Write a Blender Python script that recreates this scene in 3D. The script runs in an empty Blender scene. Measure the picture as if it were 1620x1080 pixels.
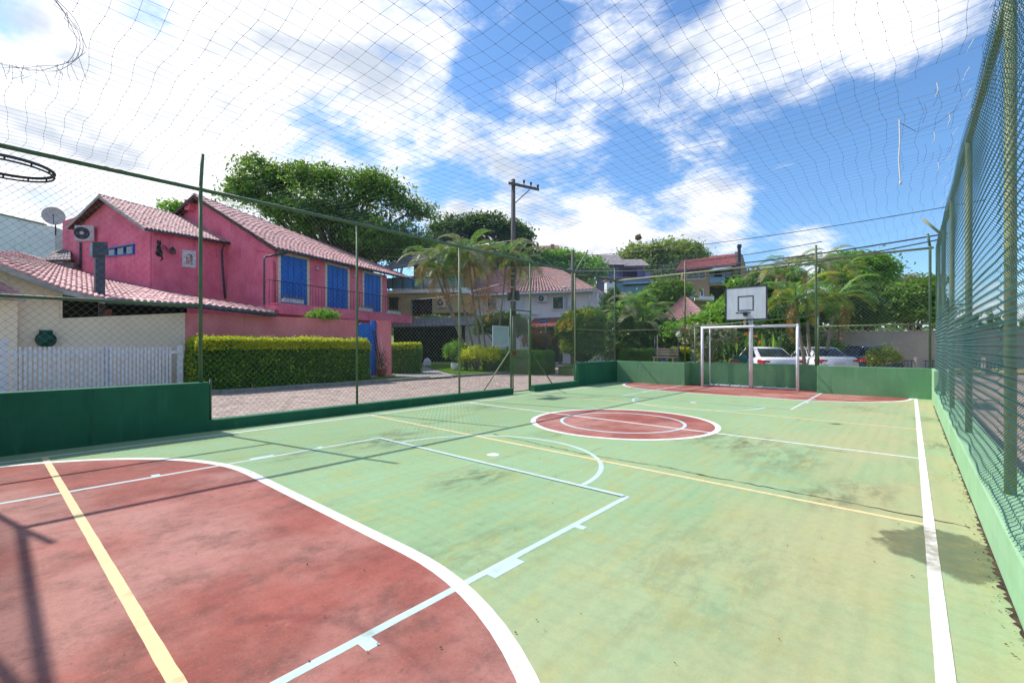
import bpy, math, random
import numpy as np

# ------------------------------------------------------------------ camera, light, exposure
scene = bpy.context.scene
COL = scene.collection
rng = np.random.default_rng(11)
random.seed(5)
EYE, FPX, CX, HY = 1.5, 720.0, 810.0, 547.0          # eye height (m), focal length and centre in 1620 px
YAW = math.atan2(630.0, 720.0)
SN, CS = math.sin(YAW), math.cos(YAW)

cam_d = bpy.data.cameras.new('camera')
cam_d.lens = 16.0
cam_d.sensor_width = 36.0
cam_d.shift_y = 7.0 / 1620.0
cam_d.clip_start = 0.05
cam_d.clip_end = 2000
cam = bpy.data.objects.new('camera', cam_d)
cam.location = (0, 0, EYE)
cam.rotation_euler = (math.radians(90), 0, YAW)
COL.objects.link(cam)
scene.camera = cam

SUN_EL = math.radians(46.9)
SUN_DIR = np.array([-3.91, -0.84, 0.0])
SUN_DIR = SUN_DIR / np.linalg.norm(SUN_DIR) * math.cos(SUN_EL)
SUN_DIR[2] = math.sin(SUN_EL)
sun_d = bpy.data.lights.new('sun', 'SUN')
sun_d.energy = 2.95
sun_d.angle = math.radians(0.53)
sun_d.color = (1.0, 0.955, 0.88)
sun = bpy.data.objects.new('sun', sun_d)
sun.rotation_euler = (math.pi / 2 - SUN_EL, 0, math.atan2(SUN_DIR[1], SUN_DIR[0]) + math.pi / 2)
sun.location = (-30, -8, 40)
COL.objects.link(sun)

vs = scene.view_settings
vs.view_transform = 'Standard'
vs.look = 'None'
vs.exposure = 0.97
vs.gamma = 1.0
vs.use_curve_mapping = False
scene.cycles.max_bounces = 6
scene.cycles.transparent_max_bounces = 8


def cam_dir(px, py):
    r = (px - CX) / FPX
    u = (HY - py) / FPX
    return np.array([r * CS - SN, r * SN + CS, u])


def C(px, py, d):
    """world point seen at a pixel, d metres in front of the camera"""
    return np.array([0, 0, EYE]) + d * cam_dir(px, py)


def Gd(px, d, z=0.0):
    """world point at height z, under a pixel column, d metres in front of the camera"""
    p = C(px, HY, d)
    p[2] = z
    return p


# ------------------------------------------------------------------ world
def build_world():
    w = bpy.data.worlds.new('World')
    scene.world = w
    w.use_nodes = True
    nt = w.node_tree
    N, L = nt.nodes, nt.links
    N.clear()
    out = N.new('ShaderNodeOutputWorld')
    bg = N.new('ShaderNodeBackground')
    bg.inputs[1].default_value = 0.115
    L.new(bg.outputs[0], out.inputs[0])
    sky = N.new('ShaderNodeTexSky')
    sky.sky_type = 'NISHITA'
    sky.sun_disc = False
    sky.sun_elevation = SUN_EL
    sky.sun_rotation = math.atan2(SUN_DIR[0], SUN_DIR[1])
    sky.air_density = 1.0
    sky.dust_density = 0.35
    sky.ozone_density = 3.2
    tc = N.new('ShaderNodeTexCoord')
    dirv = tc.outputs['Generated']

    def math_(op, a, b=None, clamp=False):
        n = N.new('ShaderNodeMath')
        n.operation = op
        n.use_clamp = clamp
        for i, v in enumerate((a, b)):
            if v is None:
                continue
            if isinstance(v, (int, float)):
                n.inputs[i].default_value = v
            else:
                L.new(v, n.inputs[i])
        return n.outputs[0]

    sep = N.new('ShaderNodeSeparateXYZ')
    L.new(dirv, sep.inputs[0])
    zc = math_('ADD', math_('MAXIMUM', sep.outputs[2], 0.0), 0.22)
    comb = N.new('ShaderNodeCombineXYZ')
    L.new(math_('DIVIDE', sep.outputs[0], zc), comb.inputs[0])
    L.new(math_('DIVIDE', sep.outputs[1], zc), comb.inputs[1])
    L.new(math_('MULTIPLY', sep.outputs[2], 2.0), comb.inputs[2])

    def noise(scale, detail, rough, dist=0.0, off=(0, 0, 0)):
        a = N.new('ShaderNodeVectorMath')
        a.operation = 'ADD'
        L.new(comb.outputs[0], a.inputs[0])
        a.inputs[1].default_value = off
        n = N.new('ShaderNodeTexNoise')
        n.inputs['Scale'].default_value = scale
        n.inputs['Detail'].default_value = detail
        n.inputs['Roughness'].default_value = rough
        n.inputs['Distortion'].default_value = dist
        L.new(a.outputs[0], n.inputs['Vector'])
        return n.outputs['Fac']

    n1 = noise(2.3, 12, 0.66, 0.35, (3.1, 1.7, 0))
    n2 = noise(9.0, 6, 0.6, 0.4, (0.3, 7.7, 0))
    cov = math_('ADD', math_('MULTIPLY', math_('SUBTRACT', n1, 0.5), 1.35), math_('ADD', 0.5, math_('MULTIPLY', math_('SUBTRACT', n2, 0.5), 0.42)))
    # where the big clouds and the blue gaps of this sky are: (pixel, radius in pixels, amount)
    blobs = [(150, 60, 260, .20), (400, 70, 240, .18), (60, 330, 200, .26), (300, 290, 150, .2), (420, 230, 190, .18), (620, 230, 110, .12), (790, 235, 100, .13), (640, 40, 130, .13), (1010, 170, 110, .12), (950, 60, 90, .12),
             (1300, 80, 170, .24), (1130, 60, 110, .16), (1450, 60, 100, .16), (900, 170, 80, .1),
             (770, 350, 75, .36), (910, 368, 95, .38), (1140, 330, 70, .34), (1290, 390, 60, .26), (690, 335, 60, .22), (1010, 385, 80, .26),
             (765, 108, 58, -.30), (720, 130, 40, -.12), (240, 18, 60, -.34), (862, 45, 50, -.26), (520, 185, 60, -.22), (570, 225, 40, -.16), (330, 165, 90, -.08), (190, 215, 60, -.06),
             (1480, 260, 170, -.26), (1320, 265, 140, -.24), (1160, 225, 95, -.20), (1010, 292, 70, -.24), (900, 300, 60, -.24), (1200, 420, 50, -.08), (1420, 380, 90, -.16),
             (1100, 3, 50, -.26), (760, 290, 40, -.18), (970, 200, 40, -.10), (1580, 150, 90, -.2), (1560, 330, 90, -.2), (690, 290, 45, -.18), (640, 200, 30, -.12), (1050, 120, 45, -.14)]
    for px, py, r, a in blobs:
        d = cam_dir(px, py)
        ln = np.linalg.norm(d)
        d = d / ln
        dn = N.new('ShaderNodeVectorMath')
        dn.operation = 'DISTANCE'
        L.new(dirv, dn.inputs[0])
        dn.inputs[1].default_value = tuple(d)
        mr = N.new('ShaderNodeMapRange')
        mr.interpolation_type = 'SMOOTHSTEP'
        L.new(dn.outputs['Value'], mr.inputs[0])
        mr.inputs[1].default_value = 0.15 * r / FPX / ln
        mr.inputs[2].default_value = 1.35 * r / FPX / ln
        mr.inputs[3].default_value = a
        mr.inputs[4].default_value = 0.0
        cov = math_('ADD', cov, mr.outputs[0])
    mask = N.new('ShaderNodeMapRange')
    mask.interpolation_type = 'SMOOTHSTEP'
    L.new(cov, mask.inputs[0])
    mask.inputs[1].default_value = 0.42
    mask.inputs[2].default_value = 0.80
    # thick middles of the clouds a little greyer
    n3 = noise(3.4, 5, 0.55, 0.2, (3.25, 1.6, 0.1))
    shade = N.new('ShaderNodeMapRange')
    shade.interpolation_type = 'SMOOTHSTEP'
    L.new(n3, shade.inputs[0])
    shade.inputs[1].default_value = 0.44
    shade.inputs[2].default_value = 0.72
    ccol = N.new('ShaderNodeMix')
    ccol.data_type = 'RGBA'
    L.new(shade.outputs[0], ccol.inputs[0])
    ccol.inputs[6].default_value = (5.5, 5.55, 5.7, 1)
    ccol.inputs[7].default_value = (3.0, 3.35, 3.9, 1)
    tint = N.new('ShaderNodeMix')
    tint.data_type = 'RGBA'
    tint.blend_type = 'MULTIPLY'
    tint.inputs[0].default_value = 1.0
    L.new(sky.outputs[0], tint.inputs[6])
    tint.inputs[7].default_value = SKY_TINT
    mix = N.new('ShaderNodeMix')
    mix.data_type = 'RGBA'
    L.new(mask.outputs[0], mix.inputs[0])
    L.new(tint.outputs[2], mix.inputs[6])
    L.new(ccol.outputs[2], mix.inputs[7])
    L.new(mix.outputs[2], bg.inputs[0])


SKY_TINT = (0.64, 0.82, 0.94, 1)
build_world()


# ------------------------------------------------------------------ materials
def S(r, g, b):
    """sRGB 0-255 to linear"""
    f = lambda v: (v / 255 / 12.92) if v <= 10 else ((v / 255 + 0.055) / 1.055) ** 2.4
    return (f(r), f(g), f(b))


class NT:
    def __init__(s, name):
        s.m = bpy.data.materials.new(name)
        s.m.use_nodes = True
        s.t = s.m.node_tree
        s.N, s.L = s.t.nodes, s.t.links
        s.b = s.N['Principled BSDF']
        s.geo = s.N.new('ShaderNodeNewGeometry')

    def val(s, n, i, v):
        if v is None:
            return
        if hasattr(v, 'links'):
            s.L.new(v, n.inputs[i])
        else:
            n.inputs[i].default_value = v

    def math(s, op, a, b=None, clamp=False):
        n = s.N.new('ShaderNodeMath')
        n.operation = op
        n.use_clamp = clamp
        s.val(n, 0, a)
        s.val(n, 1, b)
        return n.outputs[0]

    def pos(s, scale=(1, 1, 1), off=(0, 0, 0)):
        n = s.N.new('ShaderNodeVectorMath')
        n.operation = 'MULTIPLY_ADD'
        s.L.new(s.geo.outputs['Position'], n.inputs[0])
        n.inputs[1].default_value = scale
        n.inputs[2].default_value = off
        return n.outputs[0]

    def noise(s, scale, detail=6, rough=0.6, vec=None, dist=0.0):
        n = s.N.new('ShaderNodeTexNoise')
        n.inputs['Scale'].default_value = scale
        n.inputs['Detail'].default_value = detail
        n.inputs['Roughness'].default_value = rough
        n.inputs['Distortion'].default_value = dist
        s.L.new(vec if vec is not None else s.geo.outputs['Position'], n.inputs['Vector'])
        return n.outputs['Fac']

    def ramp(s, v, a, b, lo=0.0, hi=1.0):
        n = s.N.new('ShaderNodeMapRange')
        n.interpolation_type = 'SMOOTHSTEP'
        s.val(n, 0, v)
        n.inputs[1].default_value = a
        n.inputs[2].default_value = b
        n.inputs[3].default_value = lo
        n.inputs[4].default_value = hi
        return n.outputs[0]

    def mix(s, fac, a, b, mode='MIX'):
        n = s.N.new('ShaderNodeMix')
        n.data_type = 'RGBA'
        n.blend_type = mode
        s.val(n, 0, fac)
        for i, c in ((6, a), (7, b)):
            if hasattr(c, 'links'):
                s.L.new(c, n.inputs[i])
            else:
                n.inputs[i].default_value = tuple(c)[:3] + (1,)
        return n.outputs[2]

    def base(s, c):
        if hasattr(c, 'links'):
            s.L.new(c, s.b.inputs['Base Color'])
        else:
            s.b.inputs['Base Color'].default_value = tuple(c)[:3] + (1,)

    def bump(s, h, strength=0.3, dist=0.02):
        n = s.N.new('ShaderNodeBump')
        n.inputs['Strength'].default_value = strength
        n.inputs['Distance'].default_value = dist
        s.L.new(h, n.inputs['Height'])
        s.L.new(n.outputs[0], s.b.inputs['Normal'])


def mat(name, col, rough=0.7, col2=None, scale=3.0, amt=(0.4, 0.7), metal=0.0, bump=0.0, stretch=(1, 1, 1), spec=0.3, bscale=40, col3=None, scale3=12, isl=0.0):
    t = NT(name)
    t.b.inputs['Roughness'].default_value = rough
    t.b.inputs['Metallic'].default_value = metal
    t.b.inputs['Specular IOR Level'].default_value = spec
    c = col
    if col2 is not None:
        c = t.mix(t.ramp(t.noise(scale, 7, 0.62, t.pos(stretch)), *amt), col, col2)
    if col3 is not None:
        c = t.mix(t.ramp(t.noise(scale3, 8, 0.7, t.pos(stretch, (5.2, 3.3, 1.1))), 0.52, 0.72), c, col3)
    if isl:
        f = t.math('ADD', t.math('MULTIPLY', t.geo.outputs['Random Per Island'], isl), 1.0 - isl / 2)
        h = t.N.new('ShaderNodeHueSaturation')
        t.L.new(f, h.inputs['Value'])
        if hasattr(c, 'links'):
            t.L.new(c, h.inputs['Color'])
        else:
            h.inputs['Color'].default_value = tuple(c)[:3] + (1,)
        c = h.outputs[0]
    t.base(c)
    if bump:
        t.bump(t.noise(bscale, 5, 0.65), bump, 0.01)
    return t.m


def leaf_mat(name, c1, c2, c3, trans=0.35, cs=0.9, gloss=0.45):
    """leaf colour varies leaf by leaf and clump by clump"""
    t = NT(name)
    r = t.geo.outputs['Random Per Island']
    clump = t.ramp(t.noise(cs, 3, 0.5), 0.35, 0.68)
    c = t.mix(clump, c1, c2)
    c = t.mix(t.math('MULTIPLY', t.ramp(r, 0.55, 1.0), t.ramp(t.noise(cs * 2.3, 2, .5, t.pos((1, 1, 1), (3, 7, 1))), .38, .62, .25, 1.0)), c, c3)
    h = t.N.new('ShaderNodeHueSaturation')
    f = t.math('ADD', t.math('MULTIPLY', t.math('FRACT', t.math('MULTIPLY', r, 7.31)), 0.7), 0.65)
    t.L.new(f, h.inputs['Value'])
    t.L.new(c, h.inputs['Color'])
    t.base(h.outputs[0])
    t.b.inputs['Roughness'].default_value = gloss
    t.b.inputs['Specular IOR Level'].default_value = 0.35
    tr = t.N.new('ShaderNodeBsdfTranslucent')
    br = t.mix(0.5, h.outputs[0], (0.25, 0.38, 0.03))
    t.L.new(br, tr.inputs[0])
    ms = t.N.new('ShaderNodeMixShader')
    ms.inputs[0].default_value = trans
    t.L.new(t.b.outputs[0], ms.inputs[1])
    t.L.new(tr.outputs[0], ms.inputs[2])
    t.L.new(ms.outputs[0], t.N['Material Output'].inputs[0])
    return t.m


def court_mat():
    t = NT('court_green_paint')
    P = t.geo.outputs['Position']
    sep = t.N.new('ShaderNodeSeparateXYZ')
    t.L.new(P, sep.inputs[0])
    X, Y = sep.outputs[0], sep.outputs[1]
    green = t.mix(t.ramp(t.noise(0.55, 6, 0.6, t.pos((1.4, .6, 1))), .35, .7), S(138, 166, 126), S(146, 174, 136))
    green = t.mix(t.ramp(t.noise(2.2, 8, .7, t.pos((1.8, .45, 1), (4, 2, 0))), .52, .75), green, S(158, 172, 130))
    green = t.mix(t.math('MULTIPLY', t.ramp(t.noise(3.2, 8, .7, t.pos((1.2, .7, 1), (6, 3, 0))), .46, .64), .75), green, S(154, 164, 112))
    # bleached, dusty strip towards the right hand sideline
    side = t.math('MULTIPLY', t.ramp(X, -3.4, 0.3), t.ramp(t.noise(.7, 7, .65, t.pos((1.1, .5, 1), (1, 9, 0))), .3, .62))
    green = t.mix(t.math('MULTIPLY', side, .85), green, S(174, 168, 126))
    # dirt washed along the length of the court
    d1 = t.ramp(t.noise(1.1, 9, .72, t.pos((2.6, .55, 1), (3, 3, 0)), .4), .53, .76)
    green = t.mix(t.math('MULTIPLY', d1, .55), green, S(134, 128, 98))
    d2 = t.ramp(t.noise(7, 8, .75, t.pos((1.6, .5, 1))), .6, .82)
    green = t.mix(t.math('MULTIPLY', d2, .35), green, S(118, 116, 90))
    # local stains (x, y, radius, strength)
    st = None
    for x, y, r, a in [(-6.25, 4.0, .75, .8), (-6.6, 4.6, .7, .6), (-7.1, 5.6, .5, .5), (-3.75, 3.6, .5, .9), (-2.6, 7.75, .7, .6), (-1.95, 7.6, .8, .75), (-.6, 5.5, .5, .7),
                       (-.4, 5.9, .55, .6), (-6.4, 2.7, .45, .6), (-7.8, 8.0, .8, .6), (-1.3, 6.9, .9, .55), (-4.6, 6.3, .5, .5), (-2.4, 2.4, .8, .35), (-1.0, 3.2, 1.1, .3), (-.9, 13.9, 1.0, .4), (.3, 9.4, .4, .7), (.25, 12.6, .4, .6)]:
        v = t.N.new('ShaderNodeVectorMath')
        v.operation = 'DISTANCE'
        t.L.new(t.pos((1, .62, 0)), v.inputs[0])
        v.inputs[1].default_value = (x, y * .62, 0)
        k = t.math('MULTIPLY', t.ramp(v.outputs['Value'], 0, r, a, 0), 1.0)
        st = k if st is None else t.math('MAXIMUM', st, k)
    sn = t.ramp(t.noise(3.4, 9, .74, t.pos((1.5, .6, 1), (8, 1, 0)), .3), .40, .62)
    green = t.mix(t.math('MULTIPLY', t.math('MULTIPLY', st, sn), .85), green, S(74, 72, 56))
    # damp algae patch beside the sideline
    v = t.N.new('ShaderNodeVectorMath')
    v.operation = 'DISTANCE'
    t.L.new(t.pos((1, .78, 0)), v.inputs[0])
    v.inputs[1].default_value = (.2, 4.62 * .78, 0)
    wob = t.math('ADD', v.outputs['Value'], t.math('MULTIPLY', t.math('SUBTRACT', t.noise(3.4, 8, .66, t.pos((1, 1, 0), (.7, .2, 0))), .5), .55))
    wet = t.ramp(wob, .33, .40, 1, 0)
    wcol = t.mix(t.ramp(t.noise(7, 6, .7), .4, .7), S(74, 80, 60), S(104, 100, 64))
    green = t.mix(t.math('MULTIPLY', wet, .72), green, wcol)
    # pits and scuffs in the thin paint
    pit = t.ramp(t.noise(150, 3, .6), .64, .74)
    green = t.mix(t.math('MULTIPLY', pit, .45), green, S(92, 96, 74))
    scuff = t.ramp(t.noise(5.0, 10, .8, t.pos((1, 3.2, 1), (2, 7, 0)), 1.2), .60, .72)
    green = t.mix(t.math('MULTIPLY', scuff, .35), green, S(188, 198, 168))
    # fine grain
    g = t.math('ADD', t.math('MULTIPLY', t.noise(90, 4, .7), .26), t.math('MULTIPLY', t.noise(19, 7, .75), .34))
    g = t.math('ADD', g, .70)
    h = t.N.new('ShaderNodeHueSaturation')
    t.L.new(green, h.inputs['Color'])
    t.L.new(g, h.inputs['Value'])
    t.base(h.outputs[0])
    t.L.new(t.math('SUBTRACT', .95, t.math('MULTIPLY', wet, .4)), t.b.inputs['Roughness'])
    t.b.inputs['Specular IOR Level'].default_value = .12
    t.bump(t.noise(70, 5, .7), .25, .006)
    return t.m


def red_mat():
    t = NT('court_red_paint')
    c = t.mix(t.ramp(t.noise(1.3, 8, .68, t.pos((1.1, .95, 1))), .38, .66), S(160, 90, 80), S(138, 74, 65))
    c = t.mix(t.math('MULTIPLY', t.ramp(t.noise(.55, 6, .6, t.pos((1, .8, 1), (2.2, .6, 0))), .42, .62), .8), c, S(178, 130, 120))
    c = t.mix(t.math('MULTIPLY', t.ramp(t.noise(2.1, 10, .78, t.pos((1.15, .95, 1), (2, 5, 0)), .2), .46, .72), .75), c, S(98, 70, 62))
    c = t.mix(t.math('MULTIPLY', t.ramp(t.noise(5.5, 9, .75, t.pos((1, 1, 1), (7, 5, 0))), .56, .78), .6), c, S(186, 122, 112))
    c = t.mix(t.math('MULTIPLY', t.ramp(t.noise(34, 7, .8), .5, .75), .6), c, S(92, 62, 56))
    c = t.mix(t.math('MULTIPLY', t.ramp(t.noise(120, 3, .6), .62, .72), .5), c, S(70, 50, 46))
    c = t.mix(t.math('MULTIPLY', t.ramp(t.noise(60, 5, .75, t.pos((1, 1, 1), (4, 4, 4))), .56, .72), .4), c, S(206, 150, 138))
    c = t.mix(t.math('MULTIPLY', t.ramp(t.noise(9, 8, .7, t.pos((1, .8, 1), (3, 8, 0)), .6), .52, .72), .45), c, S(112, 74, 70))
    t.base(c)
    t.b.inputs['Roughness'].default_value = .85
    t.b.inputs['Specular IOR Level'].default_value = .25
    t.bump(t.noise(60, 6, .72), .3, .008)
    return t.m


def line_mat(name, col, dirt, amt=.6):
    t = NT(name)
    c = t.mix(t.math('MULTIPLY', t.ramp(t.noise(4, 9, .75, t.pos((1.5, .7, 1))), .5, .75), amt), col, dirt)
    c = t.mix(t.math('MULTIPLY', t.ramp(t.noise(45, 6, .75), .55, .75), amt * .7), c, dirt)
    v = t.N.new('ShaderNodeVectorMath')
    v.operation = 'DISTANCE'
    t.L.new(t.pos((1, .78, 0)), v.inputs[0])
    v.inputs[1].default_value = (.2, 4.62 * .78, 0)
    damp = t.math('MULTIPLY', t.ramp(v.outputs['Value'], .30, .46, 1, 0), t.ramp(t.noise(9, 7, .7), .3, .6))
    c = t.mix(t.math('MULTIPLY', damp, .8), c, S(138, 126, 104))
    t.base(c)
    t.b.inputs['Roughness'].default_value = .75
    return t.m


def paint_rust(name, col, col2, rust):
    """painted steel with rust breaking through"""
    t = NT(name)
    c = t.mix(t.ramp(t.noise(3, 7, .7), .4, .65), col, col2)
    rm = t.ramp(t.noise(2.2, 8, .72, t.pos((3, 3, 1), (3, 1, 4))), .58, .68)
    c = t.mix(rm, c, t.mix(t.ramp(t.noise(20, 5, .7), .4, .6), rust, (rust[0] * .45, rust[1] * .35, rust[2] * .3)))
    t.base(c)
    t.b.inputs['Roughness'].default_value = .6
    t.bump(t.noise(50, 5, .7), .25, .004)
    return t.m


def wall_mat(name, c1, c2, stain):
    """painted render: cloudy fading, streaks running down, patchy grime"""
    t = NT(name)
    c = t.mix(t.ramp(t.noise(.9, 7, .62), .35, .68), c1, c2)
    streak = t.ramp(t.noise(3.0, 7, .68, t.pos((2.2, 2.2, .22), (1, 4, 2))), .52, .76)
    c = t.mix(t.math('MULTIPLY', streak, .7), c, stain)
    c = t.mix(t.math('MULTIPLY', t.ramp(t.noise(14, 8, .75), .56, .8), .4), c, stain)
    pale = t.ramp(t.noise(4.2, 8, .72, t.pos((2.0, 2.0, .3), (6, 2, 8))), .54, .74)
    c = t.mix(t.math('MULTIPLY', pale, .35), c, tuple(min(1, v * 1.35 + .03) for v in c1))
    chip = t.ramp(t.noise(26, 6, .7, t.pos((1, 1, 1), (1, 9, 3))), .68, .72)
    c = t.mix(t.math('MULTIPLY', chip, .5), c, tuple(v * .5 for v in stain))
    t.base(c)
    t.b.inputs['Roughness'].default_value = .85
    t.b.inputs['Specular IOR Level'].default_value = .25
    t.bump(t.noise(45, 6, .7), .25, .008)
    return t.m


M = {}
M['court'] = court_mat()
M['red'] = red_mat()
M['white_line'] = line_mat('white_court_line', S(226, 224, 218), S(172, 164, 146), .75)
M['blue_line'] = line_mat('pale_blue_court_line', S(184, 204, 206), S(164, 180, 156), .95)
M['yellow_line'] = line_mat('yellow_court_line', S(220, 196, 146), S(180, 158, 120), .8)
M['crack'] = mat('crack_dirt', S(60, 50, 42), .95, S(98, 78, 58), 6)
M['green_wall'] = wall_mat('green_wall_paint', S(112, 156, 114), S(98, 144, 104), S(80, 120, 86))
M['green_wall_dark'] = wall_mat('dark_green_wall_paint', S(46, 106, 78), S(38, 94, 68), S(32, 78, 56))
M['mint_wall'] = wall_mat('faded_mint_paint', S(146, 184, 146), S(132, 172, 132), S(158, 160, 118))
M['post_green'] = paint_rust('green_post_paint', S(70, 98, 66), S(86, 112, 74), S(148, 100, 58))
M['post_olive'] = paint_rust('olive_post_paint', S(122, 132, 92), S(144, 146, 102), S(176, 112, 62))
M['wire'] = mat('grey_green_wire', S(122, 136, 130), .5, S(98, 112, 106), 5, metal=.2, spec=.5)
M['wire_teal'] = mat('teal_coated_wire', S(34, 88, 86), .4, S(48, 108, 102), 4, spec=.5)
M['net'] = mat('net_cord', S(92, 100, 136), .8)
M['net_pale'] = mat('frayed_cord', S(205, 205, 205), .8)
M['white_steel'] = mat('white_steel_paint', S(232, 229, 234), .4, S(212, 208, 215), 4, bump=.05)
M['grey_board'] = mat('grey_backboard', S(210, 213, 220), .85, S(192, 196, 204), 2.2, (.35, .7), stretch=(2, 2, .5), col3=S(214, 214, 218), scale3=5)
M['dark_steel'] = mat('dark_steel', S(58, 60, 68), .5, S(78, 80, 86), 6, metal=.3)
M['post_rusty'] = paint_rust('rusty_green_post', S(92, 104, 70), S(124, 104, 70), S(156, 94, 56))
M['rust'] = mat('rusty_steel', S(120, 72, 46), .85, S(88, 56, 40), 9, bump=.2)
M['sign_plate'] = mat('grey_green_plate', S(146, 160, 162), .55, S(130, 148, 150), 2)
M['pink'] = wall_mat('pink_render', S(244, 128, 150), S(224, 104, 130), S(176, 66, 96))
M['pink_wall'] = wall_mat('pink_garden_wall', S(238, 138, 142), S(220, 118, 124), S(180, 88, 98))
M['beige'] = wall_mat('beige_render', S(246, 220, 192), S(238, 210, 182), S(208, 182, 156))
M['ochre'] = wall_mat('ochre_render', S(196, 146, 84), S(184, 134, 74), S(150, 106, 60))
M['sand'] = wall_mat('sand_render', S(194, 172, 136), S(182, 160, 126), S(150, 128, 100))
M['white_wall'] = wall_mat('white_render', S(236, 236, 240), S(224, 224, 230), S(186, 186, 192))
M['rose_wall'] = wall_mat('pale_rose_render', S(240, 226, 222), S(232, 216, 214), S(200, 182, 180))
M['lilac'] = wall_mat('lilac_render', S(140, 136, 178), S(128, 124, 168), S(104, 100, 140))
M['brick'] = mat('tan_brick', S(172, 144, 116), .9, S(150, 124, 100), 6, bump=.2, stretch=(1, 1, 3), col3=S(134, 106, 84), scale3=30)
M['grey_wall'] = wall_mat('warm_grey_wall', S(176, 166, 160), S(164, 154, 150), S(134, 126, 120))
M['tile'] = mat('pink_clay_tile', S(204, 156, 154), .72, S(178, 128, 126), 2.5, (.35, .7), col3=S(218, 186, 184), scale3=7, isl=.35, spec=.25)
M['tile_red'] = mat('red_clay_tile', S(170, 98, 88), .7, S(140, 78, 74), 3, (.35, .7), isl=.35, spec=.4)
M['tile_maroon'] = mat('maroon_tile', S(168, 124, 122), .65, S(138, 98, 100), 3, (.35, .7), isl=.3, spec=.4)
M['tile_grey'] = mat('grey_tile', S(150, 142, 144), .75, S(126, 120, 124), 4, isl=.3)
M['gutter'] = mat('dark_blue_grey_metal', S(62, 66, 78), .45, S(78, 82, 94), 3, metal=.2, spec=.5)
M['wood_dark'] = mat('dark_wood', S(74, 56, 48), .75, S(96, 74, 62), 5, stretch=(1, 1, 4))
M['fascia'] = mat('weathered_fascia', S(176, 170, 164), .75, S(140, 134, 130), 3)
M['blue_paint'] = mat('blue_shutter_paint', S(20, 108, 200), .5, S(14, 92, 182), 3, (.3, .7), stretch=(1, 1, .4), spec=.45, bump=.05)
M['cream'] = mat('cream_frame', S(222, 210, 188), .6, S(206, 192, 168), 4)
M['white_paint'] = mat('white_timber_paint', S(220, 218, 222), .55, S(200, 198, 204), 5, bump=.08)
M['iron'] = mat('black_iron', S(34, 32, 38), .55, S(52, 50, 54), 8, metal=.3)
M['glass'] = mat('dark_glass', S(20, 28, 34), .06, S(40, 56, 66), 1.5, spec=.8)
M['glass_blue'] = mat('pale_blue_glass', S(96, 140, 166), .08, S(70, 116, 146), 1.5, spec=.8)
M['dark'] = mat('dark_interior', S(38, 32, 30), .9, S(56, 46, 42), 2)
M['ac'] = mat('white_plastic', S(206, 200, 204), .5, S(190, 184, 188), 4)
M['concrete'] = mat('concrete', S(150, 146, 140), .9, S(128, 124, 120), 3, (.35, .7), bump=.25, col3=S(104, 100, 96), scale3=14)
M['pole_wood'] = mat('weathered_pole', S(112, 104, 98), .9, S(84, 78, 76), 3, (.35, .65), stretch=(6, 6, .5), bump=.3)
M['terracotta'] = mat('terracotta', S(160, 92, 66), .85, S(130, 72, 54), 6)
M['bark'] = mat('bark', S(112, 96, 80), .9, S(84, 70, 60), 6, bump=.4, stretch=(3, 3, .7))
M['bark_pale'] = mat('pale_bark', S(142, 128, 112), .9, S(108, 96, 84), 7, bump=.3, stretch=(1, 1, 5))
M['black_cable'] = mat('cable', S(42, 42, 50), .6)
M['flower_red'] = mat('flower_red', S(206, 60, 84), .6, S(226, 120, 140), 20)
M['flower_yellow'] = mat('flower_yellow', S(240, 196, 30), .6, S(246, 216, 70), 20)
M['flower_orange'] = mat('flower_orange', S(232, 112, 34), .6, S(240, 150, 60), 20)
M['flower_white'] = mat('flower_white', S(226, 226, 220), .6)
M['leaf'] = leaf_mat('leaf_mid_green', S(78, 118, 42), S(102, 144, 48), S(144, 172, 58), .4)
M['leaf_big'] = leaf_mat('leaf_tree_green', S(70, 116, 46), S(112, 154, 58), S(176, 192, 74), .45, .7)
M['leaf_dark'] = leaf_mat('leaf_dark_green', S(38, 76, 36), S(56, 98, 42), S(86, 126, 54), .3)
M['leaf_bright'] = leaf_mat('leaf_bright_green', S(88, 152, 40), S(124, 180, 48), S(176, 208, 70), .45)
M['leaf_hedge'] = leaf_mat('leaf_hedge_green', S(66, 112, 30), S(84, 132, 36), S(128, 162, 44), .35, 2.0)
M['leaf_gold'] = leaf_mat('leaf_golden', S(196, 204, 30), S(228, 222, 40), S(244, 232, 80), .45, 3.0)
M['leaf_olive'] = leaf_mat('leaf_olive_green', S(124, 142, 60), S(152, 166, 72), S(186, 190, 92), .4, .4)
M['leaf_grey'] = leaf_mat('leaf_grey_green', S(112, 124, 92), S(146, 140, 112), S(180, 170, 140), .3, 1.5)
M['leaf_red'] = leaf_mat('leaf_wine_red', S(84, 34, 44), S(104, 42, 52), S(140, 60, 66), .3)
M['frond'] = leaf_mat('frond_green', S(70, 122, 40), S(104, 156, 50), S(150, 186, 76), .4, 1.2)
M['frond_yellow'] = leaf_mat('frond_yellow', S(136, 156, 50), S(176, 170, 56), S(204, 164, 58), .45, 1.5)
M['frond_dry'] = leaf_mat('frond_dry', S(170, 116, 58), S(186, 136, 72), S(196, 168, 120), .35, 1.5)
M['seed_orange'] = leaf_mat('seed_orange', S(220, 132, 56), S(230, 150, 74), S(238, 176, 110), .35, 3.0)
M['frond_pale'] = leaf_mat('frond_pale', S(170, 164, 130), S(150, 150, 110), S(200, 192, 160), .35, 1.5)
M['grass'] = leaf_mat('grass_blade', S(92, 146, 38), S(116, 166, 46), S(150, 186, 60), .4, 2.5)
M['soil'] = mat('grass_ground', S(96, 122, 56), .95, S(112, 108, 74), .6, (.4, .7), col3=S(84, 92, 52), scale3=5)
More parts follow.
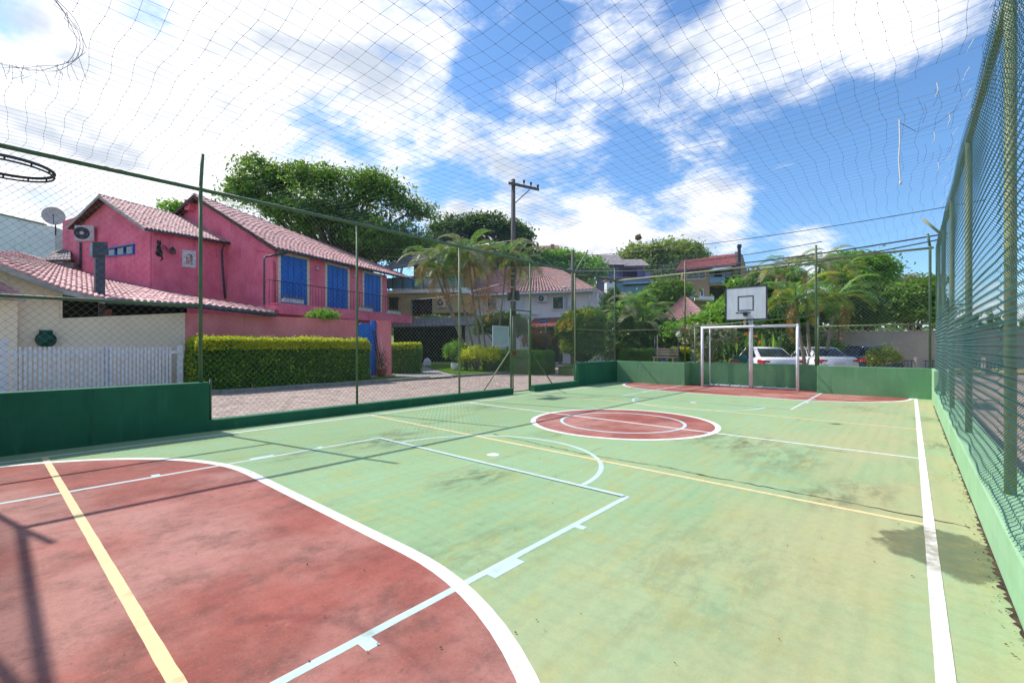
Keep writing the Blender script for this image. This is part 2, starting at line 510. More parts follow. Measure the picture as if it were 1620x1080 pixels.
M['hill'] = mat('hill_ground', S(62, 84, 44), .95, S(84, 96, 56), .2)
M['car_white'] = mat('white_car_paint', S(226, 226, 230), .18, spec=.7)
M['car_navy'] = mat('navy_car_paint', S(28, 40, 66), .16, spec=.7)
M['car_glass'] = mat('car_glass', S(22, 30, 40), .04, S(34, 48, 66), .8, spec=.9)
M['tail_red'] = mat('tail_lamp_red', S(176, 20, 36), .2, spec=.7)
M['tyre'] = mat('tyre', S(32, 32, 32), .85)
M['teal_plastic'] = mat('teal_plastic', S(20, 120, 110), .5, S(14, 100, 92), 4)
M['green_plastic'] = mat('dark_green_plastic', S(22, 74, 58), .45)
M['dry_grass'] = mat('dry_grass', S(190, 168, 110), .95, S(160, 142, 90), 5, bump=.3)
M['street_blue'] = mat('street_sign_blue', S(26, 74, 140), .5)


def paver_mat():
    t = NT('road_paver')
    r = t.geo.outputs['Random Per Island']
    c = t.mix(r, S(150, 130, 120), S(176, 156, 146))
    c = t.mix(t.math('MULTIPLY', t.ramp(t.noise(.8, 7, .65), .45, .7), .5), c, S(150, 132, 120))
    c = t.mix(t.math('MULTIPLY', t.ramp(t.noise(2.5, 7, .7, t.pos((1, 1, 1), (9, 2, 0))), .6, .75), .6), c, S(166, 166, 96))
    t.base(c)
    t.b.inputs['Roughness'].default_value = .9
    t.bump(t.noise(60, 5, .7), .3, .006)
    return t.m


M['paver'] = paver_mat()
M['road'] = mat('paved_road', S(158, 138, 128), .92, S(142, 124, 116), 1.2, (.35, .7), bump=.3, col3=S(190, 168, 156), scale3=25)
M['joint'] = mat('paver_joint', S(128, 112, 98), .95, S(134, 130, 84), 2.0, (.45, .7))


# ------------------------------------------------------------------ mesh helpers
def A(*v):
    return np.array(v, float)


def nrm(v):
    v = np.asarray(v, float)
    return v / (np.linalg.norm(v, axis=-1, keepdims=True) + 1e-12)


UP = A(0, 0, 1)
BOXF = [(0, 3, 2, 1), (4, 5, 6, 7), (0, 1, 5, 4), (1, 2, 6, 5), (2, 3, 7, 6), (3, 0, 4, 7)]


class MB:
    def __init__(s):
        s.V, s.F, s.n = [], [], 0

    def add(s, v, f):
        v = np.asarray(v, float).reshape(-1, 3)
        if isinstance(f, np.ndarray):
            s.F.append(f + s.n)
        else:
            by = {}
            for q in f:
                by.setdefault(len(q), []).append(q)
            for k, l in by.items():
                s.F.append(np.array(l, int) + s.n)
        s.V.append(v)
        s.n += len(v)
        return s

    def box(s, x0, x1, y0, y1, z0, z1):
        return s.add([(x0, y0, z0), (x1, y0, z0), (x1, y1, z0), (x0, y1, z0), (x0, y0, z1), (x1, y0, z1), (x1, y1, z1), (x0, y1, z1)], BOXF)

    def obox(s, o, ex, ey, ez):
        o, ex, ey, ez = map(np.asarray, (o, ex, ey, ez))
        return s.add([o, o + ex, o + ex + ey, o + ey, o + ez, o + ex + ez, o + ex + ey + ez, o + ey + ez], BOXF)

    def cbox(s, c, u, v, w):
        """box centred at c with half extents u, v, w (vectors)"""
        c = np.asarray(c)
        return s.obox(c - u - v - w, 2 * np.asarray(u), 2 * np.asarray(v), 2 * np.asarray(w))

    def prism(s, pts, vec):
        p = np.asarray(pts, float)
        n = len(p)
        q = p + np.asarray(vec, float)
        f = [tuple(range(n)), tuple(range(2 * n - 1, n - 1, -1))]
        f += [((i + 1) % n, i, n + i, n + (i + 1) % n) for i in range(n)]
        return s.add(np.vstack([p, q]), f)

    def tubes(s, P, r, sides=4, ref=(0.31, 0.17, 0.93), caps=True):
        """P (lines, points, 3): one tube along each line; r scalar or (points,)"""
        P = np.asarray(P, float)
        if P.ndim == 2:
            P = P[None]
        L, K, _ = P.shape
        T = np.empty_like(P)
        T[:, 1:-1] = P[:, 2:] - P[:, :-2]
        T[:, 0] = P[:, 1] - P[:, 0]
        T[:, -1] = P[:, -1] - P[:, -2]
        T = nrm(T)
        n1 = nrm(np.cross(T, np.asarray(ref, float)))
        n2 = np.cross(T, n1)
        R = np.broadcast_to(np.asarray(r, float), (K,))[None, :, None, None]
        a = np.arange(sides) * 2 * np.pi / sides + .4
        ring = P[:, :, None, :] + R * (np.cos(a)[None, None, :, None] * n1[:, :, None, :] + np.sin(a)[None, None, :, None] * n2[:, :, None, :])
        base = (np.arange(L)[:, None, None] * K + np.arange(K - 1)[None, :, None]) * sides
        j = np.arange(sides)[None, None, :]
        k = (j + 1) % sides
        f = np.stack([base + j, base + k, base + sides + k, base + sides + j], -1).reshape(-1, 4)
        nv = L * K * sides
        n0 = s.n
        s.add(ring.reshape(-1, 3), f)
        if caps and L < 200:
            for l in range(L):
                b = n0 + l * K * sides
                e = b + (K - 1) * sides
                s.F.append(np.array([[b + i for i in range(sides)][::-1]], int))
                s.F.append(np.array([[e + i for i in range(sides)]], int))
        return s

    def rod(s, a, b, r, sides=8, r2=None):
        return s.tubes([[a, b]], [r, r if r2 is None else r2], sides)

    def blob(s, c, r, seg=10, rings=7, jit=0.0):
        r = np.broadcast_to(np.asarray(r, float), (3,))
        v = []
        for i in range(rings + 1):
            t = math.pi * i / rings
            for j in range(seg):
                p = 2 * math.pi * j / seg
                k = 1 + (random.uniform(-jit, jit) if jit else 0)
                v.append(np.asarray(c) + r * A(math.sin(t) * math.cos(p), math.sin(t) * math.sin(p), math.cos(t)) * k)
        f = []
        for i in range(rings):
            for j in range(seg):
                a, b = i * seg + j, i * seg + (j + 1) % seg
                f.append((a, a + seg, b + seg, b))
        return s.add(v, f)

    def lathe(s, c, prof, seg=16, axis=UP):
        """prof: (radius, height) along axis"""
        axis = nrm(axis)
        e1 = nrm(np.cross(axis, A(.3, .9, .2)))
        e2 = np.cross(axis, e1)
        v, f = [], []
        for r, h in prof:
            for j in range(seg):
                p = 2 * math.pi * j / seg
                v.append(np.asarray(c) + axis * h + r * (math.cos(p) * e1 + math.sin(p) * e2))
        for i in range(len(prof) - 1):
            for j in range(seg):
                a, b = i * seg + j, i * seg + (j + 1) % seg
                f.append((a, b, b + seg, a + seg))
        f.append(tuple(range(seg))[::-1])
        f.append(tuple(range((len(prof) - 1) * seg, len(prof) * seg)))
        return s.add(v, f)

    def ring(s, c, R, r, seg=32, sides=6, e1=A(1, 0, 0), e2=A(0, 1, 0)):
        t = np.arange(seg) * 2 * np.pi / seg
        u = np.arange(sides) * 2 * np.pi / sides
        e1, e2 = np.asarray(e1), np.asarray(e2)
        e3 = np.cross(e1, e2)
        rad = np.cos(t)[:, None] * e1 + np.sin(t)[:, None] * e2
        v = np.asarray(c) + rad[:, None, :] * (R + r * np.cos(u))[None, :, None] + (r * np.sin(u))[None, :, None] * e3
        i = np.arange(seg)[:, None]
        j = np.arange(sides)[None, :]
        i2, j2 = (i + 1) % seg, (j + 1) % sides
        f = np.stack([i * sides + j, i2 * sides + j, i2 * sides + j2, i * sides + j2], -1).reshape(-1, 4)
        return s.add(v.reshape(-1, 3), f)

    def sheet(s, pts, z):
        p = [(x, y, z) for x, y in pts]
        ar = sum(p[i - 1][0] * p[i][1] - p[i][0] * p[i - 1][1] for i in range(len(p)))
        if ar < 0:
            p = p[::-1]
        return s.add(p, [tuple(range(len(p)))])

    def strip(s, inner, outer, z):
        n = len(inner)
        v = [(x, y, z) for x, y in inner] + [(x, y, z) for x, y in outer]
        f = []
        for i in range(n - 1):
            q = (i, i + 1, n + i + 1, n + i)
            a, b, c = (np.array(v[k]) for k in q[:3])
            f.append(q if np.cross(b - a, c - a)[2] > 0 else q[::-1])
        return s.add(v, f)

    def leaves(s, cen, size, bias=None, jit=1.0, asp=.5, fold=.12):
        cen = np.asarray(cen, float)
        n = len(cen)
        b = np.zeros((n, 3)) if bias is None else np.asarray(bias, float)
        nn = nrm(b + rng.normal(size=(n, 3)) * jit)
        t = nrm(np.cross(nn, rng.normal(size=(n, 3))))
        w = np.cross(nn, t)
        L = np.asarray(size) * rng.uniform(.7, 1.35, n)
        L = L[:, None]
        v = np.stack([cen - t * L * .5, cen + w * L * asp * .5 + nn * L * fold, cen + t * L * .5, cen - w * L * asp * .5 + nn * L * fold], 1)
        f = np.arange(4 * n).reshape(n, 4)
        return s.add(v.reshape(-1, 3), f)

    def verts(s):
        return np.vstack(s.V)

    def mesh(s, name, off=None, smooth=False):
        V = np.vstack(s.V)
        if off is not None:
            V = V - off
        me = bpy.data.meshes.new(name)
        loops = np.concatenate([f.ravel() for f in s.F])
        tot = np.concatenate([np.full(len(f), f.shape[1]) for f in s.F])
        start = np.concatenate([[0], np.cumsum(tot)[:-1]])
        me.vertices.add(len(V))
        me.vertices.foreach_set('co', V.ravel())
        me.loops.add(len(loops))
        me.loops.foreach_set('vertex_index', loops.astype(np.int32))
        me.polygons.add(len(tot))
        me.polygons.foreach_set('loop_start', start.astype(np.int32))
        me.polygons.foreach_set('use_smooth', np.full(len(tot), bool(smooth)))
        me.update(calc_edges=True)
        return me


def root_loc(o):
    while o.parent is not None:
        o = o.parent
    return np.array(o.location)


def obj(name, mb, m, parent=None, smooth=False, kind=None, label=None):
    """one mesh object, coordinates given in the world; a top-level one gets its origin at its base"""
    if parent is not None:
        off = root_loc(parent)
    else:
        V = mb.verts()
        lo, hi = V.min(0), V.max(0)
        off = A((lo[0] + hi[0]) / 2, (lo[1] + hi[1]) / 2, lo[2])
    o = bpy.data.objects.new(name, mb.mesh(name, off, smooth))
    o.data.materials.append(m)
    COL.objects.link(o)
    if parent is not None:
        o.parent = parent
    else:
        o.location = off
    if kind:
        o['kind'] = kind
    if label:
        o['label'] = label
    return o


def struct(name, mb, m, smooth=False):
    return obj(name, mb, m, None, smooth, 'structure')


def tag(o, label, cat, group=None):
    o['label'] = label
    o['category'] = cat
    if group:
        o['group'] = group
    return o


def thing(name, label, cat, loc, group=None):
    o = bpy.data.objects.new(name, None)
    o.empty_display_size = .3
    o.location = tuple(loc)
    COL.objects.link(o)
    return tag(o, label, cat, group)


def kids(o):
    return [c for c in bpy.data.objects if c.parent is o]


def dup_part(p, delta=(0, 0, 0), parent=None):
    c = p.copy()
    COL.objects.link(c)
    c.parent = parent if parent is not None else p.parent
    c.location = A(*p.location) + np.asarray(delta, float)
    return c


# ------------------------------------------------------------------ chain link
def chain(mb, o, u, nvec, length, z0, z1, w, h, r, spp=2, depth=0.0, sides=3, disp=None, jitter=.0):
    """woven chain link: flattened helices hung side by side along u; w, h = width and height of a diamond"""
    u, nvec, o = nrm(u), nrm(nvec), np.asarray(o, float)
    p = w / 2
    nw = max(1, int(round(length / p)))
    nz = int(round((z1 - z0) / h * spp)) + 1
    k = np.arange(nz)
    th = 2 * np.pi * k / spp
    if spp == 2:
        prof = np.where(k % 2 == 0, 1.0, -1.0)
        dep = np.zeros(nz)
    else:
        cth = np.cos(th)
        prof = np.sign(cth) * np.abs(cth) ** .75
        dep = np.sin(th)
    z = z0 + k * h / spp
    i = np.arange(nw)
    sgn = np.where(i % 2 == 0, 1.0, -1.0)[:, None]
    uu = (i[:, None] + .5) * p + sgn * prof[None, :] * (p / 2 * 1.08)
    nn = dep[None, :] * depth * np.ones((nw, 1))
    zz = np.broadcast_to(z[None, :], uu.shape)
    # slight unevenness of a hand tensioned mesh
    uu = uu + jitter * np.sin(zz * 2.1 + i[:, None] * .05) + jitter * .6 * np.sin(i[:, None] * .021 + zz)
    zz = np.clip(zz + jitter * .8 * np.sin(uu * 1.3 + zz * .7), z0, z1)
    if disp is not None:
        nn = nn + disp(uu, zz)
    P = o + uu[..., None] * u + nn[..., None] * nvec + zz[..., None] * UP
    P[..., 2] = zz
    mb.tubes(P, r, sides, ref=nvec + .13 * u, caps=False)
    return mb


# ------------------------------------------------------------------ court
LX, RX, NY, FY = -9.27, 0.45, -0.80, 17.28      # faces of the walls round the court
CY = 8.22                                       # halfway line
XC = -4.31
NW = -0.58                                      # inner face of the near end wall
mb = MB().box(LX - .5, RX + .4, NY - .4, FY + 1.2, -.06, 0.0)
struct('court_floor', mb, M['court'])


def arc(cx, cy, r, a0, a1, n=48):
    t = np.linspace(math.radians(a0), math.radians(a1), n)
    return [(cx + r * math.cos(k), cy + r * math.sin(k)) for k in t]


def d_outline(r, inset, far=False):
    """goal area: quarter circles round the two goal posts joined by a straight"""
    y0 = NY + .01
    xl, xr = -5.86, -2.76
    pts = []
    for x, y in arc(xr, y0, r - inset, 0, 90, 24) + arc(xl, y0, r - inset, 90, 180, 24):
        pts.append((x, y))
    if far:
        pts = [(x, FY - .01 - (y - y0) * .925) for x, y in pts]
    return pts


for far in (False, True):
    pts = d_outline(2.84, .09, far)
    if far:
        pts = pts[::-1] + [(-2.25, FY - .01), (-2.25, FY + .75), (-6.41, FY + .75), (-6.41, FY - .01)]
    struct('red_goal_area', MB().sheet(pts, .0010), M['red'])
    struct('goal_area_line', MB().strip(d_outline(2.84, .10, far), d_outline(2.84, 0, far), .0027), M['white_line'])

struct('red_centre_circle', MB().sheet(arc(XC, CY, 1.72, 0, 360, 97)[:-1], .0010), M['red'])
struct('centre_circle_line', MB().strip(arc(XC, CY, 1.70, 0, 360, 97), arc(XC, CY, 1.80, 0, 360, 97), .0027), M['white_line'])
struct('inner_circle_line', MB().strip(arc(XC, CY, 1.15, 0, 360, 97), arc(XC, CY, 1.21, 0, 360, 97), .0016), M['blue_line'])


def line(name, x0, x1, y0, y1, z, m, skew=0.0):
    # hand painted: both edges waver by a millimetre or two
    if x1 - x0 > y1 - y0:
        k = max(2, int((x1 - x0) / .11))
        xs_ = np.linspace(x0, x1, k)
        inn_ = [(x, y0 + skew * (x - XC) + random.gauss(0, .0007)) for x in xs_]
        out_ = [(x, y1 + skew * (x - XC) + random.gauss(0, .0007)) for x in xs_]
    else:
        k = max(2, int((y1 - y0) / .11))
        ys_ = np.linspace(y0, y1, k)
        inn_ = [(x0 + random.gauss(0, .0007), y) for y in ys_]
        out_ = [(x1 + random.gauss(0, .0007), y) for y in ys_]
    struct(name, MB().strip(inn_, out_, z), m)


line('sideline', -8.81, -8.75, NY, FY, .0028, M['white_line'])
line('sideline', .085, .155, NY, FY, .0028, M['white_line'])
line('halfway_line', -8.75, .085, CY - .03, CY + .03, .0028, M['white_line'], -.018)
line('goal_line', -8.75, .085, FY - .0, FY + .06, .0028, M['white_line']) if False else None
for y, sk in ((.52, .012), (5.28, -.027), (11.05, -.02), (15.95, 0)):
    line('yellow_court_line', -8.75, .085, y - .032, y + .032, .0021, M['yellow_line'], sk)
for far in (False, True):
    f = (lambda y: FY - .01 - (y - NY) * .975) if far else (lambda y: y)
    ya, yb = sorted((f(NY + .01), f(4.18)))
    for x in (-6.52, -2.12):
        line('key_line', x - .028, x + .028, ya, yb, .0016, M['blue_line'])
    yy = f(4.15)
    line('free_throw_line', -6.492, -2.148, yy - .03, yy + .03, .0085, M['blue_line'])
    sg = -1 if far else 1
    inn = [(x, yy + sg * (y - 0)) for x, y in arc(XC, 0, 1.62, 2, 178, 48)]
    ou = [(x, yy + sg * (y - 0)) for x, y in arc(XC, 0, 1.68, 2, 178, 48)]
    struct('free_throw_arc', MB().strip(inn, ou, .0018), M['blue_line'])
    struct('penalty_spot', MB().sheet(arc(-4.33, 4.55 if not far else 12.25, .085, 0, 360, 25)[:-1], .0030), M['white_line'])
    for x, y, w, h in ((-2.12, 1.25, .085, .075), (-2.12, 2.29, .075, .30), (-2.12, 3.21, .08, .07), (-6.52, 1.25, .08, .08), (-6.52, 2.4, .07, .3), (-6.52, 3.2, .07, .07)):
        y = f(y)
        x0, x1 = (x + .028, x + .028 + w) if x > XC else (x - .028 - w, x - .028)
        line('key_tick', x0, x1, y - h / 2, y + h / 2, .0017, M['blue_line'])

# cracks: jagged thin strips
for path, wd in (([(-5.35, 5.62), (-4.96, 5.56), (-4.6, 5.57), (-4.3, 5.50), (-3.9, 5.46), (-3.29, 5.42), (-2.62, 5.46), (-2.3, 5.50), (-1.67, 5.43), (-1.1, 5.42), (-.5, 5.40), (.05, 5.37), (.42, 5.33)], .012),
                 ([(-7.4, 5.35), (-7.0, 5.38), (-6.6, 5.30)], .009), ([(-1.2, 8.0), (-.9, 7.93), (-.6, 7.95)], .008)):
    inn, ou = [], []
    for (xa, ya), (xb, yb) in zip(path[:-1], path[1:]):
        for k in range(8):
            t = k / 8
            x, y = xa + (xb - xa) * t, ya + (yb - ya) * t + random.uniform(-.018, .018)
            w = wd * random.uniform(.12, 1.5) * (2.0 if random.random() < .1 else 1)
            inn.append((x, y - w))
            ou.append((x, y + w))
    struct('floor_crack', MB().strip(inn, ou, .0012), M['crack'])
# dirt packed along the foot of the right hand wall
mb = MB()
inn, ou = [], []
for y in np.arange(1.0, 15.6, .03):
    w = .008 + .03 * random.random() ** 3 + (.025 if 3.6 < y < 5.6 else 0) * random.random() ** 2
    inn.append((RX - w, y))
    ou.append((RX + .03, y))
struct('dirt_strip', mb.strip(inn, ou, .0020), M['crack'])
# leaf litter, twigs and grit lying on the floor: nobody could count it
mb = MB()
n = 520
c = np.stack([np.concatenate([rng.uniform(-8.8, .4, n - 160), RX - np.abs(rng.normal(0, .05, 160)) - .015]), np.concatenate([rng.uniform(.3, 15, n - 160), rng.uniform(2.2, 8, 160)]), np.full(n, .008)], -1)
mb.leaves(c, .015, np.tile(A(0, 0, 1), (n, 1)), .25, .6)
o = obj('leaf_litter', mb, M['crack'], kind='stuff')
tag(o, 'dry leaf crumbs and grit scattered over the court floor', 'litter')


# ------------------------------------------------------------------ walls round the court
def wall_thing(label, part_boxes, m, group='green walls round the court'):
    bxs = np.array([b for b in part_boxes])
    mbw = MB()
    for b in part_boxes:
        mbw.box(*b)
    return tag(obj('perimeter_wall', mbw, m), label, 'wall', group)


def stepped(label, x0, x1, prof, m):
    """wall along y with a stepped top: prof = outline (y, z)"""
    mbw = MB().prism([(x0, y, z) for y, z in prof], (x1 - x0, 0, 0))
    o = obj('perimeter_wall', mbw, m)
    bv = o.modifiers.new('bevel', 'BEVEL')
    bv.width = .012
    bv.segments = 2
    bv.limit_method = 'ANGLE'
    return tag(o, label, 'wall', 'green walls round the court')


GY0, GY1 = 10.70, 11.68
stepped('dark green low wall on the left, stepping down to a kerb before the gate', LX - .24, LX, [(NY, -.08), (GY0 - .03, -.08), (GY0 - .03, .19), (2.52, .19), (2.52, .86), (NY, .86)], M['green_wall_dark'])
stepped('dark green low wall on the left beyond the gate, rising to the far corner', LX - .24, LX, [(GY1 + .06, -.08), (FY + .2, -.08), (FY + .2, .87), (14.38, .87), (14.38, .2), (GY1 + .06, .2)], M['green_wall_dark'])
stepped('mint green low wall along the right side below the teal mesh', RX, RX + .33, [(NY, -.08), (FY + .2, -.08), (FY + .2, .87), (15.75, .87), (15.75, .34), (NY, .34)], M['mint_wall'])
# far wall with its goal recess: plan outline prism
plan = [(LX, FY), (-6.43, FY), (-6.43, FY + .75), (-2.23, FY + .75), (-2.23, FY), (RX, FY), (RX, FY + .2), (-2.03, FY + .2), (-2.03, FY + .95), (-6.63, FY + .95), (-6.63, FY + .2), (LX, FY + .2)]
mbw = MB().prism([(x, y, -.08) for x, y in plan], (0, 0, .95))
o = obj('perimeter_wall', mbw, M['green_wall'])
bv = o.modifiers.new('bevel', 'BEVEL')
bv.width = .012
bv.segments = 2
bv.limit_method = 'ANGLE'
tag(o, 'green wall across the far end with a recess behind the white goal', 'wall', 'green walls round the court')
mbw = MB().box(LX - .24, RX + .33, NW - .22, NW, -.08, .86)
tag(obj('perimeter_wall', mbw, M['green_wall_dark']), 'green wall closing the near end behind the camera', 'wall', 'green walls round the court')

# ------------------------------------------------------------------ fences
FX, RFX, FFY, NFY, RAIL = -9.40, 0.55, FY + .10, NW - .10, 4.25


def post(mbp, x, y, z0, z1, r=.026, top=None):
    mbp.rod((x, y, z0), (x, y, z1), r, 10)
    if top is not None:
        mbp.rod((x, y, z1 - .03), top, r * .95, 10)
    return mbp


def fence(label, x, y, wood='post_green'):
    return thing('chain_link_fence', label, 'fence', (x, y, 0), 'tall chain link fences round the court')


# left fence
t = fence('long green chain link fence along the left side with the gate in it', FX, 8.2)
tops = {2.42: (4.3, (FX, 2.45, 4.88)), 5.43: (4.27, None), 8.53: (4.27, None), GY0: (2.66, None), 11.66: (4.27, None), 14.30: (4.27, (FX, 15.2, 5.2)), 17.34: (4.75, None), NFY: (4.30, (FX, NFY + .02, 4.9))}
zb = {2.42: .86, 14.30: .87, 17.34: .87, NFY: .86}
for y, (z1, top) in tops.items():
    obj('post', post(MB(), FX, y, zb.get(y, .19), z1, .030 if y != 5.43 else .026, top), M['post_green' if y not in (8.53, 14.30) else 'post_olive'], t, True)
obj('top_rail', MB().rod((FX, NFY, RAIL), (FX, FFY, RAIL), .034, 10), M['post_green'], t, True)
obj('mid_rail', MB().rod((FX, NFY, 2.19), (FX, 2.39, 2.20), .026, 10), M['post_green'], t, True)
obj('mid_rail', MB().rod((FX, 14.33, 2.12), (FX, FFY, 2.12), .022, 8), M['post_rusty'], t, True)
obj('edge_post', post(MB(), FX + .03, 2.56, .19, .9, .02), M['post_green'], t, True)
obj('edge_post', post(MB(), FX + .03, 14.34, .2, .9, .024), M['post_green'], t, True)
for i, (ya, yb, pz) in enumerate(((9.56, GY0 - .04, 1.34), (12.92, 11.70, 1.34))):
    obj('brace', MB().rod((FX - .05, ya, .2), (FX - .02, yb, pz), .020, 8), M['post_olive' if i == 0 else 'post_green'], t, True)
for ya, yb, z0, zt in ((NFY, 2.40, .87, RAIL), (2.44, 5.41, .2, RAIL), (5.45, 8.51, .2, RAIL), (8.55, GY0 - .02, .2, RAIL), (GY0 + .0, 11.64, 2.7, RAIL), (11.68, 14.28, .2, RAIL), (14.32, FFY, .88, RAIL)):
    b = chain(MB(), (FX + .035, ya, 0), (0, 1, 0), (1, 0, 0), yb - ya, z0, zt, .108, .108, .0026 if ya < 5 else .0029, 2, 0, 4, jitter=.012)
    obj('wire_mesh', b, M['wire'], t, True, 'stuff')

# gate
g = thing('chain_link_gate', 'narrow green mesh gate in the left fence with a bolt latch', 'gate', (FX, 11.15, 0))
fr = MB()
gx = FX + .02
for y in (GY0 + .07, 11.57):
    fr.rod((gx, y, .04), (gx, y, 2.42), .021, 8)
for z in (.06, 1.16, 2.42):
    fr.rod((gx, GY0 + .07, z), (gx, 11.57, z), .017, 8)
obj('gate_frame', fr, M['post_green'], g, True)
obj('lintel', MB().rod((gx, GY0, 2.63), (gx, 11.66, 2.63), .024, 8), M['post_green'], g, True)
obj('wire_mesh', chain(MB(), (gx + .01, GY0 + .09, 0), (0, 1, 0), (1, 0, 0), 11.55 - GY0 - .09, .08, 2.41, .108, .108, .0030, 2, 0, 4, jitter=.006), M['wire'], g, kind='stuff')
obj('latch', MB().box(gx - .03, gx + .04, GY0 + .05, GY0 + .17, 1.22, 1.36), M['rust'], g)
obj('latch_bracket', MB().rod((gx, GY0 + .19, 1.2), (gx, GY0 + .19, 1.45), .012, 6).rod((gx, GY0 + .02, 1.45), (gx, GY0 + .19, 1.45), .012, 6), M['post_green'], g)

# blank plate on the fence
s_ = thing('sign_plate', 'blank grey green plate with a pale rim hung on the fence beside the gate', 'sign', (FX + .06, 10.15, 1.5))
obj('plate', MB().box(FX + .05, FX + .056, 9.82, 10.50, 1.52, 2.08), M['sign_plate'], s_)
obj('rim', MB().box(FX + .046, FX + .066, 9.80, 9.82, 1.50, 2.10).box(FX + .046, FX + .066, 10.50, 10.52, 1.50, 2.10).box(FX + .046, FX + .066, 9.82, 10.50, 1.50, 1.52).box(FX + .046, FX + .066, 9.82, 10.50, 2.08, 2.10), M['ac'], s_)

# far fence
t = fence('chain link fence above the far wall behind the goal', -4.3, FFY)
for x, zt in ((-6.45, 4.72), (-2.27, 4.72), (.42, 4.30)):
    obj('post', post(MB(), x, FFY, .87, zt, .032), M['post_rusty' if x == -6.45 else 'post_green'], t, True)
obj('recess_post', post(MB(), -6.33, FY + .82, .87, 2.2, .03), M['post_olive'], t, True)
obj('recess_post', post(MB(), -2.30, FY + .82, .87, 2.5, .03), M['post_green'], t, True)
obj('corner_arm', MB().rod((.42, FFY, 4.28), (.37, FFY, 4.66), .03, 8), M['post_green'], t, True)
obj('top_rail', MB().rod((FX, FFY, RAIL), (.5, FFY, RAIL), .032, 10), M['post_olive'], t, True)
obj('mid_rail', MB().rod((FX, FFY, 2.14), (-6.45, FFY, 2.14), .024, 8), M['post_rusty'], t, True)
obj('mid_rail', MB().rod((-6.4, FY + .82, 2.24), (-2.27, FY + .82, 2.50), .03, 8), M['post_green'], t, True)
obj('mid_rail', MB().rod((-2.25, FFY, 2.12), (.42, FFY, 2.12), .024, 8), M['post_olive'], t, True)
for xa, xb in ((FX, -6.47), (-6.43, -2.29), (-2.25, .45)):
    z0 = .88
    if xa == -6.43:
        b = chain(MB(), (xa, FFY - .035, 0), (1, 0, 0), (0, 1, 0), xb - xa, 2.5, RAIL, .108, .108, .0030, 2, 0, 4, jitter=.01)
        chain(b, (xa - .1, FY + .8, 0), (1, 0, 0), (0, 1, 0), xb - xa + .1, z0, 2.3, .108, .108, .0030, 2, 0, 4, jitter=.01)
    else:
        b = chain(MB(), (xa, FFY - .035, 0), (1, 0, 0), (0, 1, 0), xb - xa, z0, RAIL, .108, .108, .0030, 2, 0, 4, jitter=.01)
    obj('wire_mesh', b, M['wire'], t, True, 'stuff')

# right fence
t = fence('teal chain link fence along the right side, seen almost edge on', RFX, 8.2)
ys = [NFY, 2.0, 5.25, 8.62, 11.85, 14.7, 17.30]
for y in ys:
    obj('post', post(MB(), RFX + .04, y, .34 if y < 15 else .87, 4.28, .036), M['post_olive'], t, True)
obj('top_rail', MB().rod((RFX + .04, NFY, RAIL), (RFX + .04, 17.3, RAIL), .034, 10), M['post_olive'], t, True)
obj('outrigger', MB().rod((RFX + .04, 15.5, 4.25), (RFX - .32, 15.5, 4.72), .03, 8), M['post_olive'], t, True)
dispf = lambda u, z: -.055 * np.exp(-((z - .35) / .15) ** 2) * (1 + .45 * np.sin(u * 2.3) + .2 * np.sin(u * 5.1)) + .006 * np.sin(u * 1.9 + z)
for ya, yb, spp in ((1.2, 3.6, 4), (3.6, 5.25, 10), (5.25, 8.6, 6), (8.6, 11.85, 4), (11.85, 17.3, 4)):
    b = chain(MB(), (RFX - .02, ya, 0), (0, 1, 0), (1, 0, 0), yb - ya, .345 if ya < 11 else .37, RAIL, .080, .074, .0022 if ya < 6 else .0019, spp, .012, 3, dispf, .0015)
    obj('wire_mesh', b, M['wire_teal'], t, True, 'stuff')
obj('tension_wire', MB().tubes([[(RFX - .03, 1.2, 2.2), (RFX - .03, 9, 2.16), (RFX - .03, 17.3, 2.2)]], .004, 4), M['wire_teal'], t)
# near fence, behind the camera: only its shadow is in the picture
t = fence('chain link fence across the near end, behind the camera', -4.3, NFY)
for x in (-6.45, -3.4, -.4):
    obj('post', post(MB(), x, NFY, .86, 4.27, .03), M['post_green'], t, True)
obj('top_rail', MB().rod((FX, NFY, RAIL), (RFX, NFY, RAIL), .034, 10), M['post_green'], t, True)
obj('wire_mesh', chain(MB(), (FX, NFY + .03, 0), (1, 0, 0), (0, 1, 0), RFX - FX, .87, RAIL, .108, .108, .0024, 2, 0, 3), M['wire'], t, kind='stuff')


# ------------------------------------------------------------------ overhead net
def net_z(x, y):
    u = (x - FX) / (RFX - FX)
    v = (y - NFY) / (FFY - NFY)
    return RAIL + .03 - .26 * np.sin(np.pi * np.clip(u, 0, 1)) ** .7 * np.sin(np.pi * np.clip(v, 0, 1)) ** .6


def net_pt(i, j):
    x, y = FX + i * .16, NFY + j * .16
    e = np.clip((x + 2.2) / 2.2, 0, 1)
    ee = np.clip((-x - 6.5) / 2.5, 0, 1)
    w = e + .7 * ee
    dx = w * (.022 * np.sin(y * 3.7 + x * 2) + .05 * np.sin(y * .9 + 1) + .012 * np.sin(y * 9.1)) + .012 * np.sin(y * 2.2 + x * 3)
    dy = .02 * np.sin(x * 2.7 + y * .6) + .012 * np.sin(x * 6.1)
    z = net_z(x, y) + .012 * np.sin(x * 5 + y * 4.2)
    return np.stack([x + dx, y + dy, z], -1)


NI, NJ = int((RFX - FX) / .16) + 1, int((FFY - NFY) / .16) + 1
II, JJ = np.meshgrid(np.arange(NI), np.arange(NJ), indexing='ij')
NP = net_pt(II.astype(float), JJ.astype(float))


